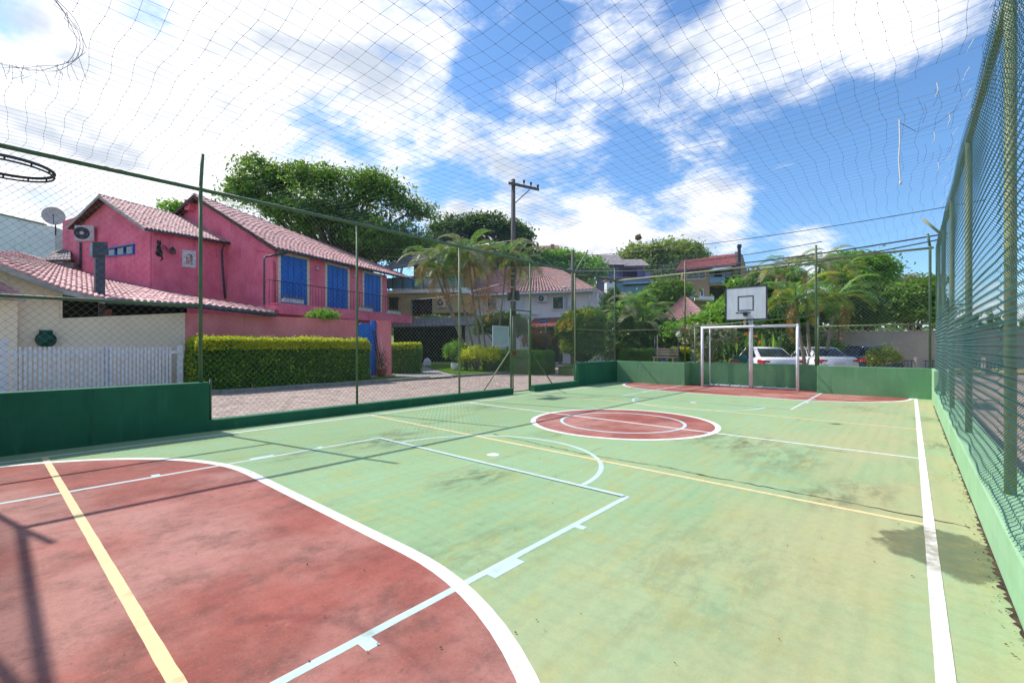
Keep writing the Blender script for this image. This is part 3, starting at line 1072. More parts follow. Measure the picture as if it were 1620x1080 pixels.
def holed(p):
    x, y = p[..., 0], p[..., 1]
    a = ((x + 5.65) / .95) ** 2 + ((y + .22) / .70) ** 2 < 1          # big torn hole near the corner
    b = (np.abs(x - .28) < .22) & (np.abs(y - 6.35) < .28)           # tears along the right edge
    c_ = (np.abs(x - .30) < .2) & (np.abs(y - 8.4) < .3)
    return a | b | c_


segs = []
for ax in (0, 1):
    a = NP[:-1] if ax == 0 else NP[:, :-1]
    b = NP[1:] if ax == 0 else NP[:, 1:]
    keep = ~(holed(a) | holed(b))
    keep &= rng.random(keep.shape) > .004
    segs.append(np.stack([a[keep], b[keep]], 1))
net = thing('overhead_net', 'square mesh sports net stretched flat over the whole court', 'net', (XC, CY, RAIL))
mb = MB().tubes(np.concatenate(segs), .0013, 3, caps=False)
obj('net_cords', mb, M['net'], net, kind='stuff')
kn = NP[~holed(NP)].reshape(-1, 3)
kd = A(0, 0, .005), A(.005, 0, 0), A(0, .005, 0)
kv = np.stack([kn + kd[0], kn + kd[1], kn + kd[2], kn - kd[1], kn - kd[2], kn - kd[0]], 1)
kf = np.array([(0, 1, 2), (0, 2, 3), (0, 3, 4), (0, 4, 1), (5, 2, 1), (5, 3, 2), (5, 4, 3), (5, 1, 4)])
obj('net_knots', MB().add(kv.reshape(-1, 3), (np.arange(len(kn))[:, None, None] * 6 + kf[None]).reshape(-1, 3)), M['net'], net, kind='stuff')
# gathered rim of the torn hole and loose ends hanging from the tears
mb = MB()
th = np.linspace(.15, math.pi - .3, 30)
for k in range(3):
    rx, ry = .97 + .03 * k, .72 + .02 * k
    x, y = -5.65 + rx * np.cos(th), -.22 + ry * np.sin(th)
    mb.tubes(np.stack([x, y, net_z(x, y) - .02 + .015 * np.sin(th * 9 + k * 2)], -1), .0022, 4)
for k in range(22):
    a = random.uniform(.2, math.pi - .2)
    x, y = -5.65 + .97 * math.cos(a), -.22 + .74 * math.sin(a)
    z = float(net_z(np.array(x), np.array(y)))
    l = random.uniform(.05, .22)
    mb.tubes([[(x, y, z), (x + random.uniform(-.05, .05), y + random.uniform(-.02, .06), z - l * .5), (x + random.uniform(-.09, .09), y + random.uniform(-.03, .08), z - l)]], .0022, 3)
for x, y in ((.2, 6.6), (.35, 6.3), (.12, 6.9), (.3, 8.5), (.15, 8.3), (.4, 8.2), (-2.6, 3.6), (-2.1, 4.0), (-1.9, 4.4), (-1.4, 4.6)):
    z = float(net_z(np.array(x), np.array(y)))
    mb.tubes([[(x, y, z), (x + .02, y + .01, z - .1), (x - .015, y + .03, z - random.uniform(.14, .25))]], .0022, 3)
mb.tubes([[(-.1, 7.0, 4.12), (.05, 7.05, 3.98), (.22, 7.0, 4.0), (.4, 6.95, 4.1)]], .0028, 4)
obj('torn_edge', mb, M['net'], net, kind='stuff')
mb = MB()
mb.tubes([[(-.095, 6.95, 4.13), (-.09, 6.95, 3.9), (-.10, 6.95, 3.66), (-.085, 6.95, 3.40)]], .008, 5)
mb.blob((-.085, 6.95, 3.39), (.018, .018, .02), 7, 5)
for y in np.arange(3.6, 14.5, .55):
    x = RFX - random.uniform(.0, .12)
    mb.tubes([[(x, y, RAIL), (x - .03, y + .02, RAIL - .05), (x - .05, y, RAIL - random.uniform(.06, .12))]], .003, 4)
for x, y in ((.2, 6.2), (.33, 7.1), (.22, 7.6), (.3, 8.9)):
    mb.tubes([[(x, y, 4.12), (x + .01, y, 4.05), (x - .01, y + .01, 3.98)]], .005, 4)
obj('frayed_ties', mb, M['net_pale'], net, kind='stuff')
nest = MB()
nest.blob((-4.76, 9.9, 4.02), (.075, .075, .06), 9, 6, .18)
nc = A(-4.76, 9.9, 4.02) + nrm(rng.normal(size=(60, 3))) * .07
nest.leaves(nc, .06, None, 1, .3)
tag(obj('plant_debris', nest, M['bark'], None), 'dark ball of plant debris caught in the overhead net', 'debris')


# ------------------------------------------------------------------ goal and hoops
def goal(sy, label):
    y0 = FY + .05 if sy > 0 else NY - .0
    g = thing('football_goal', label, 'goal', (XC + .03, y0, 0), 'goals at the two ends')
    xa, xb, H = -5.80, -2.77, 2.17
    for x in (xa, xb):
        obj('goal_post', MB().rod((x, y0, 0), (x, y0, H + .045), .045, 14), M['white_steel'], g, True)
        obj('back_post', MB().rod((x + (.1 if x == xa else -.1), y0 + sy * .55, 0), (x + (.1 if x == xa else -.1), y0 + sy * .55, H), .022, 8).rod((x, y0, H), (x + (.1 if x == xa else -.1), y0 + sy * .55, H), .018, 8).rod((x, y0, .03), (x + (.1 if x == xa else -.1), y0 + sy * .55, .03), .018, 8), M['white_steel'], g, True)
    obj('crossbar', MB().rod((xa - .04, y0, H), (xb + .04, y0, H), .045, 14), M['white_steel'], g, True)
    obj('ground_bar', MB().rod((xa + .1, y0 + sy * .55, .04), (xb - .1, y0 + sy * .55, .04), .03, 8), M['white_steel'], g, True)
    for x in np.linspace(xa + .4, xb - .4, 7):
        obj('net_hook', MB().box(x - .012, x + .012, y0 + sy * .55 - .04, y0 + sy * .55 + .04, .06, .1), M['white_steel'], g)
    return g


goal(1, 'white tubular goal in the recess of the far wall')


def hoop(sy, label):
    yb = FY + .02 if sy > 0 else -.28
    h = thing('basketball_hoop', label, 'basketball hoop', (XC, yb, 0), 'hoops at the two ends')
    py = yb + sy * .42
    xb0, xb1, z0, z1 = XC - .64, XC + .64, 2.42, 3.54
    obj('pole', MB().rod((XC + .06, py, 0), (XC + .06, py, 3.0), .065, 14), M['white_steel'], h, True)
    obj('stay', MB().rod((XC - .12, py - sy * .1, 2.2), (XC - .12, py - sy * .1, 2.9), .04, 10), M['white_steel'], h, True)
    for z in (2.6, 3.0):
        for xe in (-.1, .25):
            obj('arm', MB().rod((XC + .06, py, z), (XC + xe, yb + sy * .03, z + .1), .03, 8), M['dark_steel'], h, True)
    bd = obj('backboard', MB().box(xb0, xb1, yb - .015, yb + .015, z0, z1), M['grey_board'], h)
    e = .03
    f = -sy
    fr = MB()
    ya, yc = sorted((yb + f * .02, yb - f * .03))
    fr.box(xb0 - e, xb0 + .015, ya, yc, z0 - e, z1 + e).box(xb1 - .015, xb1 + e, ya, yc, z0 - e, z1 + e)
    fr.box(xb0 + .015, xb1 - .015, ya, yc, z0 - e, z0 + .015).box(xb0 + .015, xb1 - .015, ya, yc, z1 - .015, z1 + e)
    obj('rim_frame', fr, M['dark_steel'], bd)
    sq = MB()
    ya, yc = sorted((yb + f * .016, yb + f * .019))
    a, b, c_, d, w = XC - .26, XC + .25, 2.72, 3.24, .035
    sq.box(a, a + w, ya, yc, c_, d).box(b - w, b, ya, yc, c_, d).box(a + w, b - w, ya, yc, c_, c_ + w).box(a + w, b - w, ya, yc, d - w, d)
    obj('target_square', sq, M['dark_steel'], bd)
    ry = yb + f * .33
    rm = MB().ring((XC, ry, 2.64), .225, .010, 40, 8).ring((XC, ry, 2.615), .225, .006, 40, 6)
    for k in range(12):
        a = k * math.pi / 6
        rm.rod((XC + .225 * math.cos(a), ry + .225 * math.sin(a), 2.64), (XC + .225 * math.cos(a), ry + .225 * math.sin(a), 2.612), .005, 5)
    obj('hoop_ring', rm, M['dark_steel'], h, True)
    y1, y2 = sorted((yb + f * .016, ry - f * .22))
    obj('ring_bracket', MB().box(XC - .06, XC + .06, y1, y1 + .05 if sy < 0 else y2, 2.54, 2.68).rod((XC - .04, yb + f * .02, 2.63), (XC - .08, ry - f * .2, 2.635), .012, 6).rod((XC + .04, yb + f * .02, 2.63), (XC + .08, ry - f * .2, 2.635), .012, 6), M['dark_steel'], h)


hoop(1, 'basketball hoop on a grey backboard above the white goal')
hoop(-1, 'basketball hoop at the near end, only its dark ring reaching into the picture')


# ------------------------------------------------------------------ ground, roads, hill
def hill_h(x, y):
    """rise of the land behind the houses"""
    d = -x * SN + y * CS
    r = x * CS + y * SN
    k = np.clip((d - 46) / 60, 0, 1)
    k = k * k * (3 - 2 * k)
    a = r / np.maximum(d, 1)
    s_ = np.exp(-((a - .12) / .34) ** 2)
    return 15.0 * k * s_


gx_ = np.concatenate([np.linspace(-600, -130, 12), np.linspace(-120, 120, 81), np.linspace(130, 600, 12)])
GXX, GYY = np.meshgrid(gx_, gx_ + 40, indexing='ij')
GZ = hill_h(GXX, GYY) - .16
n_ = len(gx_)
V = np.stack([GXX, GYY, GZ], -1).reshape(-1, 3)
i_ = np.arange(n_ - 1)[:, None] * n_ + np.arange(n_ - 1)[None, :]
F_ = np.stack([i_, i_ + n_, i_ + n_ + 1, i_ + 1], -1).reshape(-1, 4)
struct('ground', MB().add(V, F_), M['soil'], True)

KX = -16.55                     # kerb line of the street on the left
struct('street', MB().sheet([(KX, -30), (-9.52, -30), (-9.52, 18.6), (2.0, 18.6), (2.0, 36), (-14, 36), (-22, 50), (-48, 60), (-48, 40), (-30, 36), (-24, 32.5), (KX - 1.2, 22.0), (KX, 20.6)], -.05), M['joint'])
struct('street', MB().sheet([(.98, -30), (9.5, -30), (9.5, 60), (.98, 60)], -.06), M['road'])
# herringbone-less running bond of paving blocks on the street seen through the fence
mb = MB()
pl_, pw, g_ = .23, .115, .008
xs = np.arange(KX + .12, -9.62, pw)
k = 0
cells = []
for a, x in enumerate(xs):
    for y in np.arange(-1 + (a % 2) * pl_ / 2, 19.6, pl_):
        cells.append((x, y))
cells = np.array(cells)
nC = len(cells)
tilt = rng.normal(0, .0022, (nC, 4))
x0, x1 = cells[:, 0], cells[:, 0] + pw - g_
y0, y1 = cells[:, 1], cells[:, 1] + pl_ - g_
zt = -.028 + tilt
V = np.stack([np.stack([x0, y0, zt[:, 0]], -1), np.stack([x1, y0, zt[:, 1]], -1), np.stack([x1, y1, zt[:, 2]], -1), np.stack([x0, y1, zt[:, 3]], -1),
              np.stack([x0, y0, zt[:, 0] * 0 - .052], -1), np.stack([x1, y0, zt[:, 0] * 0 - .052], -1), np.stack([x1, y1, zt[:, 0] * 0 - .052], -1), np.stack([x0, y1, zt[:, 0] * 0 - .052], -1)], 1)
fb = np.array([(0, 1, 2, 3), (4, 5, 1, 0), (5, 6, 2, 1), (6, 7, 3, 2), (7, 4, 0, 3)])
mb.add(V.reshape(-1, 3), (np.arange(nC)[:, None, None] * 8 + fb[None]).reshape(-1, 4))
o = obj('street_pavers', mb, M['paver'], kind='stuff')
tag(o, 'pinkish paving blocks of the street beyond the left fence', 'paving')
# far part of the street: same blocks too small to tell apart
struct('street_far', MB().sheet([(KX, 19.6), (-9.6, 19.6), (-9.6, 18.7), (1.9, 18.7), (1.9, 35.9), (-14, 35.9), (-22, 49.8), (-47, 59), (-47, 40.5), (-29.8, 36.3), (-23.8, 32.8), (KX - 1.2, 22.3), (KX, 20.8)], -.03), M['road'])


def kerb(label, pts, w=.14, h=.10):
    mbk = MB()
    pts = [A(x, y, 0) for x, y in pts]
    seg = []
    for a, b in zip(pts[:-1], pts[1:]):
        n = max(1, int(np.linalg.norm(b - a) / 1.0))
        for i in range(n):
            seg.append((a + (b - a) * i / n, a + (b - a) * (i + 1) / n))
    root = None
    for a, b in seg:
        t_ = nrm(b - a)
        s__ = np.cross(UP, t_) * w
        a2 = a + t_ * .006
        b2 = b - t_ * .006
        dz = random.uniform(-.008, .006)
        bx = MB().obox(a2 + A(0, 0, -.08), b2 - a2, s__, A(0, 0, h + .08 + dz))
        if root is None:
            c0 = (pts[0] + pts[-1]) / 2
            root = thing('kerb', label, 'kerb', (c0[0], c0[1], -.05), 'kerbs')
        obj('kerb_stone', bx, M['concrete'], root)
    return root


kerb('grey stone kerb at the foot of the long hedge', [(KX, -1.5), (KX, 13.2)])
kerb('curved stone kerb round the front lawn', [(KX, 14.6), (KX + .05, 17.2), (KX - .02, 20.4), (KX - .6, 21.9), (KX - 2.2, 23.6)])
kerb('pale kerb on the far side of the side street', [(-22.0, 31.6), (-26.5, 36.2)])
struct('driveway', MB().sheet([(KX - .14, 12.9), (KX - .14, 15.3), (-19.5, 16.6), (-34, 25), (-34, 21), (-22, 13.4), (-19.3, 12.6)], .03), M['concrete'])
struct('verge', MB().sheet([(KX - .14, -2), (KX - .14, 12.9), (-19.3, 12.6), (-19.3, -2)], .02), M['soil'])
lawn = [(KX - .14, 15.35), (KX - .08, 17.2), (KX - .15, 20.2), (KX - .8, 21.7), (-19.5, 24.5), (-25, 26.5), (-31, 27.5), (-34, 25.2), (-26, 20.3), (-19.5, 16.7)]
struct('lawn', MB().sheet(lawn, .045), M['soil'])


def in_poly(p, poly):
    x, y = p[:, 0], p[:, 1]
    ins = np.zeros(len(p), bool)
    for (x0, y0), (x1, y1) in zip(poly, poly[1:] + poly[:1]):
        c_ = (y0 > y) != (y1 > y)
        ins ^= c_ & (x < (x1 - x0) * (y - y0) / (y1 - y0 + 1e-12) + x0)
    return ins


def grass(label, poly, n, h, z, m):
    P_ = np.array(poly)
    lo, hi = P_.min(0), P_.max(0)
    p = rng.uniform(lo, hi, (n * 3, 2))
    p = p[in_poly(p, poly)][:n]
    k = len(p)
    a = rng.uniform(0, 2 * np.pi, k)
    dx, dy = np.cos(a) * .012, np.sin(a) * .012
    hh = h * rng.uniform(.5, 1.2, k)
    lx, ly = rng.normal(0, .4, k) * hh, rng.normal(0, .4, k) * hh
    V = np.stack([np.stack([p[:, 0] - dx, p[:, 1] - dy, np.full(k, z)], -1), np.stack([p[:, 0] + dx, p[:, 1] + dy, np.full(k, z)], -1), np.stack([p[:, 0] + lx, p[:, 1] + ly, z + hh], -1)], 1)
    o = obj('grass', MB().add(V.reshape(-1, 3), np.arange(3 * k).reshape(k, 3)), m, kind='stuff')
    return tag(o, label, 'grass')


grass('bright mown grass of the front lawn across the street', lawn, 42000, .07, .045, M['grass'])
grass('thin grass strip between the kerb and the pink garden wall', [(KX - .16, 9.5), (KX - .16, 12.85), (-19.2, 12.5), (-19.2, 9.5)], 5000, .06, .02, M['grass'])
grass('mown grass beyond the far wall of the court', [(-9.3, 18.6), (-4.6, 18.6), (-4.6, 26), (-16, 26), (-14, 20)], 24000, .10, .38, M['grass'])
struct('grass_patch', MB().sheet([(-9.5, 18.62), (-4.4, 18.62), (-4.4, 26.2), (-16.2, 26.2), (-14.2, 20)], .38), M['soil'])
struct('bank', MB().prism([(-9.5, 18.62, -.15), (-4.4, 18.62, -.15), (-4.4, 26.2, -.15), (-16.2, 26.2, -.15), (-14.2, 20, -.15)], (0, 0, .5)), M['soil'])


# ------------------------------------------------------------------ building tools
class Pl:
    """an upright plane: passes under pixel column px at depth d, runs right at `ang` degrees from the view axis"""

    def __init__(s, px, d, ang, through=None):
        a = math.radians(ang)
        cam2w = lambda r, f: A(r * CS - f * SN, r * SN + f * CS, 0)
        s.o = Gd(px, d) if through is None else A(through[0], through[1], 0)
        s.u = cam2w(math.sin(a), math.cos(a))
        s.n = cam2w(math.cos(a), -math.sin(a))

    def pt(s, px, py, off=0.0):
        v = cam_dir(px, py)
        t_ = np.dot(s.o + s.n * off - A(0, 0, EYE), s.n) / np.dot(v, s.n)
        return A(0, 0, EYE) + t_ * v

    def pts(s, l, off=0.0):
        return [s.pt(x, y, off) for x, y in l]

    def slab(s, mb, l, t0, t1):
        return mb.prism([p + s.n * t0 for p in s.pts(l)], s.n * (t1 - t0))


def quad4(x0, x1, t0, t1, b0, b1):
    return [(x0, b0), (x1, b1), (x1, t1), (x0, t0)]


def lerp(a, b, t_):
    return a + (b - a) * t_


def window(root, pl, x0, x1, t0, t1, b0, b1, fm, gm, fw=1.5, t=.06, name='window', bars=0):
    """frame standing proud of the wall, pane set back in it; pixel corners on the plane"""
    mbw = MB()
    xi0, xi1 = x0 + fw, x1 - fw
    f = lambda x, a, b: lerp(a, b, (x - x0) / (x1 - x0))
    pl.slab(mbw, quad4(x0, xi0, t0, f(xi0, t0, t1), b0, f(xi0, b0, b1)), -.02, t)
    pl.slab(mbw, quad4(xi1, x1, f(xi1, t0, t1), t1, f(xi1, b0, b1), b1), -.02, t)
    T0, T1, B0, B1 = f(xi0, t0, t1), f(xi1, t0, t1), f(xi0, b0, b1), f(xi1, b0, b1)
    pl.slab(mbw, quad4(xi0, xi1, T0, T1, T0 + fw, T1 + fw), -.02, t)
    pl.slab(mbw, quad4(xi0, xi1, B0 - fw, B1 - fw, B0, B1), -.02, t)
    for k in range(bars):
        x = xi0 + (xi1 - xi0) * (k + 1) / (bars + 1)
        pl.slab(mbw, quad4(x - .3, x + .3, f(x, t0, t1) + fw, f(x, t0, t1) + fw, f(x, b0, b1) - fw, f(x, b0, b1) - fw), .01, t - .01)
    w = obj(name, mbw, fm, root)
    obj('pane', pl.slab(MB(), quad4(xi0, xi1, T0 + fw, T1 + fw, B0 - fw, B1 - fw), .004, .018), gm, w)
    return w


def tiles(mb, el, er, rr, rl, cols, rows, h=.05, K=4, lap=1.12, jit=.006):
    """barrel tiles over the patch eave-left, eave-right, ridge-right, ridge-left"""
    el, er, rr, rl = map(np.asarray, (el, er, rr, rl))
    nn = nrm(np.cross(er - el, rl - el))
    if nn[2] < 0:
        nn = -nn

    def B(u, v):
        u, v = u[..., None], v[..., None]
        return (el * (1 - u) + er * u) * (1 - v) + (rl * (1 - u) + rr * u) * v

    c = np.arange(cols)[:, None, None]
    r = np.arange(rows)[None, :, None]
    k = np.arange(K + 1)[None, None, :]
    u = (c + k / K * .98 + .01) / cols + 0 * r
    prof = np.sin(np.pi * k / K) * h + 0 * c + 0 * r
    jj = rng.normal(0, jit, (cols, rows, 1))
    v0 = (r + 0 * c + 0 * k) / rows
    v1 = (r + lap + 0 * c + 0 * k) / rows
    lo = B(u, v0) + (prof + .028 + jj)[..., None] * nn
    hi = B(u, np.minimum(v1, 1.0)) + (prof + .0 + jj * .3)[..., None] * nn
    fr = B(u, v0) + (prof * .0 - .01)[..., None] * nn
    V = np.stack([lo, hi, fr], 2)                  # cols, rows, 3, K+1, 3
    idx = np.arange(cols * rows * 3 * (K + 1)).reshape(cols, rows, 3, K + 1)
    top = np.stack([idx[:, :, 0, :-1], idx[:, :, 0, 1:], idx[:, :, 1, 1:], idx[:, :, 1, :-1]], -1).reshape(-1, 4)
    fro = np.stack([idx[:, :, 2, :-1], idx[:, :, 2, 1:], idx[:, :, 0, 1:], idx[:, :, 0, :-1]], -1).reshape(-1, 4)
    return mb.add(V.reshape(-1, 3), np.vstack([top, fro]))


def roof(root, el, er, rr, rl, cols, rows, m, deck='wood_dark', h=.05, name='roof', thick=.10):
    """deck with its tiles as one real mesh (the single tiles are a few pixels wide)"""
    el, er, rr, rl = map(np.asarray, (el, er, rr, rl))
    nn = nrm(np.cross(er - el, rl - el))
    if nn[2] < 0:
        nn = -nn
    d = MB()
    P_ = [el, er, rr, rl]
    d.add([p - nn * .015 for p in P_] + [p - nn * thick for p in P_], BOXF)
    dk = obj(name, d, M[deck], root)
    obj('roof_tiles', tiles(MB(), el, er, rr, rl, cols, rows, h), m, dk, kind='stuff')
    return dk


def ridge_caps(parent, a, b, m, n=20, r=.09):
    mbr = MB()
    a, b = np.asarray(a), np.asarray(b)
    for i in range(n):
        p, q = lerp(a, b, i / n), lerp(a, b, (i + 1.1) / n)
        mbr.tubes([[p + UP * .02, q + UP * -.005]], [r * 1.08, r * .95], 8)
    return obj('ridge_cap', mbr, m, parent)


def pipe(root, pts, r, m=None, name='downpipe'):
    return obj(name, MB().tubes([pts], r, 8), m or M['gutter'], root, True)


def ac_unit(pl, x0, x1, y0, y1, off, label, root=None, depth=.32):
    c0 = pl.pt((x0 + x1) / 2, y1, off)
    a = thing('air_conditioner', label, 'air conditioner', c0, 'air conditioners on the houses')
    bx = MB()
    pl.slab(bx, [(x0, y1), (x1, y1), (x1, y0), (x0, y0)], off, off + depth)
    obj('casing', bx, M['ac'], a)
    cx_, cy_ = lerp(x0, x1, .38), (y0 + y1) / 2
    cc = pl.pt(cx_, cy_)
    cc = cc + pl.n * (off + depth)
    R = abs(pl.pt(cx_, y0)[2] - pl.pt(cx_, y1)[2]) * .40
    obj('fan_guard', MB().lathe(cc, [(R, .0), (R, .012), (R * .86, .018), (R * .3, .02)], 20, pl.n), M['dark_steel'], a)
    obj('fan_hub', MB().lathe(cc + pl.n * .02, [(R * .28, 0), (R * .22, .02)], 12, pl.n), M['ac'], a)
    br = MB()
    for x in (lerp(x0, x1, .2), lerp(x0, x1, .8)):
        p = pl.pt(x, y1)
        br.rod(p - UP * .03, p + pl.n * (off + depth) - UP * .03, .018, 5)
    obj('bracket', br, M['ac'], a)
    return a


# ------------------------------------------------------------------ pink house
F = Pl(437, 25.5, 27)
G1 = Pl(437, 25.5, 117)                     # gable of the main volume
W1 = Pl(0, 0, 27, G1.pt(357, 470))          # front of the lower wing
G2 = Pl(0, 0, 117, W1.pt(242, 460))         # gable of the wing
ph = thing('pink_house', 'pink two storey house with blue shuttered doors and clay tile roofs', 'house', Gd(450, 21.5))
w_ = MB()
F.slab(w_, [(437, 600), (612, 596), (612, 436), (437, 394)], -.25, 0)
obj('front_wall', w_, M['pink'], ph)
G1.slab(w_ := MB(), [(436.8, 600), (436.8, 396), (402, 374), (308, 314), (262, 352), (262, 600)], -.25, .0)
obj('gable_wall', w_, M['pink'], ph)
G1.slab(w_ := MB(), [(437, 415), (437, 398), (402, 375), (402, 393), (410, 396), (428, 399), (432, 404)], .003, .10)
obj('gable_corbel', w_, M['pink'], ph)
G1.slab(w_ := MB(), [(301, 334), (309, 334), (309, 318), (301, 318)], .003, .35)
obj('ridge_beam', w_, M['pink'], ph)
W1.slab(w_ := MB(), [(242, 600), (364, 600), (364, 388), (242, 366)], -.25, 0)
obj('wing_front_wall', w_, M['pink'], ph)
G2.slab(w_ := MB(), [(99, 600), (241.8, 600), (241.8, 369), (156, 314), (118, 344), (99, 350)], -.25, 0)
obj('wing_gable_wall', w_, M['pink'], ph)
# main roof
rl = G1.pt(306, 308, .45)
RP = Pl(0, 0, 27, rl)
el, er = F.pt(437, 392, .45), F.pt(652, 441, .45)
rr = RP.pt(604, 421)
mr = roof(ph, el, er, rr, rl, 46, 20, M['tile'], h=.065)
ridge_caps(mr, rl, rr, M['tile'], 30)
ridge_caps(mr, rr, er, M['tile'], 8, .07)
# other slope and its dark barge boards
bl = G1.pt(270, 340, .45)
bk = rr - rl
d = MB().add([rl, rr, rr + (bl - rl), bl] + [p - UP * .12 for p in (rl, rr, rr + (bl - rl), bl)], BOXF)
obj('back_slope', d, M['wood_dark'], ph)
bb = MB()
for a, b in ((rl, el), (rl, bl)):
    o_ = G1.n * .03
    bb.add([a + o_, b + o_, b + o_ - UP * .2, a + o_ - UP * .2] + [p - G1.n * .04 for p in (a + o_, b + o_, b + o_ - UP * .2, a + o_ - UP * .2)], BOXF)
obj('barge_board', bb, M['wood_dark'], ph)
# wing roof
rl2 = G2.pt(156, 309, .45)
RP2 = Pl(0, 0, 27, rl2)
el2, er2 = W1.pt(229, 361, .4), W1.pt(369, 385, .4)
rr2 = RP2.pt(303, 347)
wr = roof(ph, el2, er2, rr2, rl2, 25, 14, M['tile'], h=.065)
ridge_caps(wr, rl2, rr2, M['tile'], 16)
ridge_caps(wr, rr2 + A(0, 0, .02), er2 + A(0, 0, .05), M['gutter'], 8, .05)
bl2 = G2.pt(105, 359, .45)
d = MB().add([rl2, rr2, rr2 + (bl2 - rl2), bl2] + [p - UP * .1 for p in (rl2, rr2, rr2 + (bl2 - rl2), bl2)], BOXF)
obj('back_slope', d, M['wood_dark'], ph)
bb = MB()
for a, b in ((rl2, el2), (rl2, bl2)):
    o_ = G2.n * .03
    bb.add([a + o_, b + o_, b + o_ - UP * .16, a + o_ - UP * .16] + [p - G2.n * .04 for p in (a + o_, b + o_, b + o_ - UP * .16, a + o_ - UP * .16)], BOXF)
obj('barge_board', bb, M['fascia'], ph)
# gutters and pipes
gp = lambda a, b: MB().tubes([[a, b]], .075, 8)
obj('gutter', gp(el - UP * .05 + F.n * .03, er - UP * .05 + F.n * .03), M['gutter'], ph, True)
obj('gutter', gp(el2 - UP * .05 + F.n * .03, er2 - UP * .05 + F.n * .03), M['gutter'], ph, True)
pipe(ph, [F.pt(455, 397, .4), F.pt(452, 401, .3), F.pt(420, 406, .1), F.pt(418, 411, .08), F.pt(418, 482, .08)], .055)
pipe(ph, [W1.pt(355, 388, .3), W1.pt(351, 396, .08), W1.pt(352, 420, .08), W1.pt(356, 472, .08)], .055)
pipe(ph, [G2.pt(127, 382, .08), G2.pt(127, 424, .08)], .06)
# blue shuttered doors
doors = [(439.3, 488.4, 397, 407.8, 479.5, 483), (513.7, 552, 414, 423, 486.5, 490.2), (572.8, 603.7, 428, 434.8, 494, 496)]
for x0, x1, t0, t1, b0, b1 in doors:
    fw = (x1 - x0) * .075
    f = lambda x, a, b: lerp(a, b, (x - x0) / (x1 - x0))
    mbw = MB()
    xi0, xi1 = x0 + fw, x1 - fw
    F.slab(mbw, quad4(x0, xi0, t0, f(xi0, t0, t1), b0, f(xi0, b0, b1)), .002, .07)
    F.slab(mbw, quad4(xi1, x1, f(xi1, t0, t1), t1, f(xi1, b0, b1), b1), .002, .07)
    T0, T1 = f(xi0, t0, t1), f(xi1, t0, t1)
    F.slab(mbw, quad4(xi0, xi1, T0, T1, T0 + fw * 1.2, T1 + fw * 1.2), .002, .07)
    dr = obj('door', mbw, M['cream'], ph)
    for k in range(4):
        a, b = lerp(xi0, xi1, k / 4) + .25, lerp(xi0, xi1, (k + 1) / 4) - .25
        q = lambda x: (f(x, t0, t1) + fw * 1.2, f(x, b0, b1))
        sh = F.slab(MB(), quad4(a, b, q(a)[0], q(b)[0], q(a)[1], q(b)[1]), .004, .03 if k % 2 else .045)
        a2, b2 = lerp(a, b, .16), lerp(a, b, .84)
        for u0, u1 in ((.05, .47), (.53, .95)):
            F.slab(sh, quad4(a2, b2, lerp(q(a2)[0], q(a2)[1], u0), lerp(q(b2)[0], q(b2)[1], u0), lerp(q(a2)[0], q(a2)[1], u1), lerp(q(b2)[0], q(b2)[1], u1)), .03, .056)
        obj('shutter', sh, M['blue_paint'], dr)
# balcony
BAL = 1.15
sl = F.slab(MB(), [(420, 497), (612, 511), (612, 497.5), (420, 480)], .003, BAL)
obj('balcony_slab', sl, M['pink'], ph)
B_ = Pl(0, 0, 27, F.o + F.n * (BAL - .06))
rail_t = lambda x: lerp(442, 472.5, (x - 424) / (634 - 424))
rail_b = lambda x: lerp(482.5, 500, (x - 424) / (634 - 424))
sl = F.slab(MB(), [(612.3, 511), (633, 512), (633, 499), (612.3, 497.5)], .003, BAL)
obj('balcony_slab', sl, M['pink'], ph)
br = thing('balcony_railing', 'black iron railing along the balcony of the pink house', 'railing', B_.pt(530, 494))
rb = MB().tubes([B_.pts([(x, rail_t(x)) for x in (424, 480, 540, 600, 634)])], .022, 6)
rb.tubes([B_.pts([(x, rail_b(x) - 1.2) for x in (424, 480, 540, 600, 634)])], .014, 6)
e_ = B_.pt(634, rail_t(634))
rb.rod(e_, e_ - F.n * .8, .02, 6)
obj('handrail', rb, M['iron'], br, True)
p0 = B_.pt(426, 480)
for k, x in enumerate(np.linspace(426, 633, 46)):
    a, b = B_.pt(x, rail_t(x)), B_.pt(x, rail_b(x))
    obj('baluster', MB().rod(b, a, .010, 5), M['iron'], br)
# lamps on the front wall
for i, (x, y) in enumerate(((502, 424), (561, 436))):
    c = F.pt(x, y, .12)
    lp = thing('wall_lamp', ('bell shaped wall lamp between the first and second blue doors', 'wall lamp between the second and third blue doors')[i], 'wall lamp', c, 'lamps on the pink front wall')
    obj('lamp_arm', MB().rod(F.pt(x - 2, y - 2, 0), c + UP * .08, .018, 6), M['iron'], lp)
    obj('lamp_shade', MB().lathe(c - UP * .08, [(.13, 0), (.11, .05), (.05, .13), (.02, .17)], 14), M['ac'], lp, True)
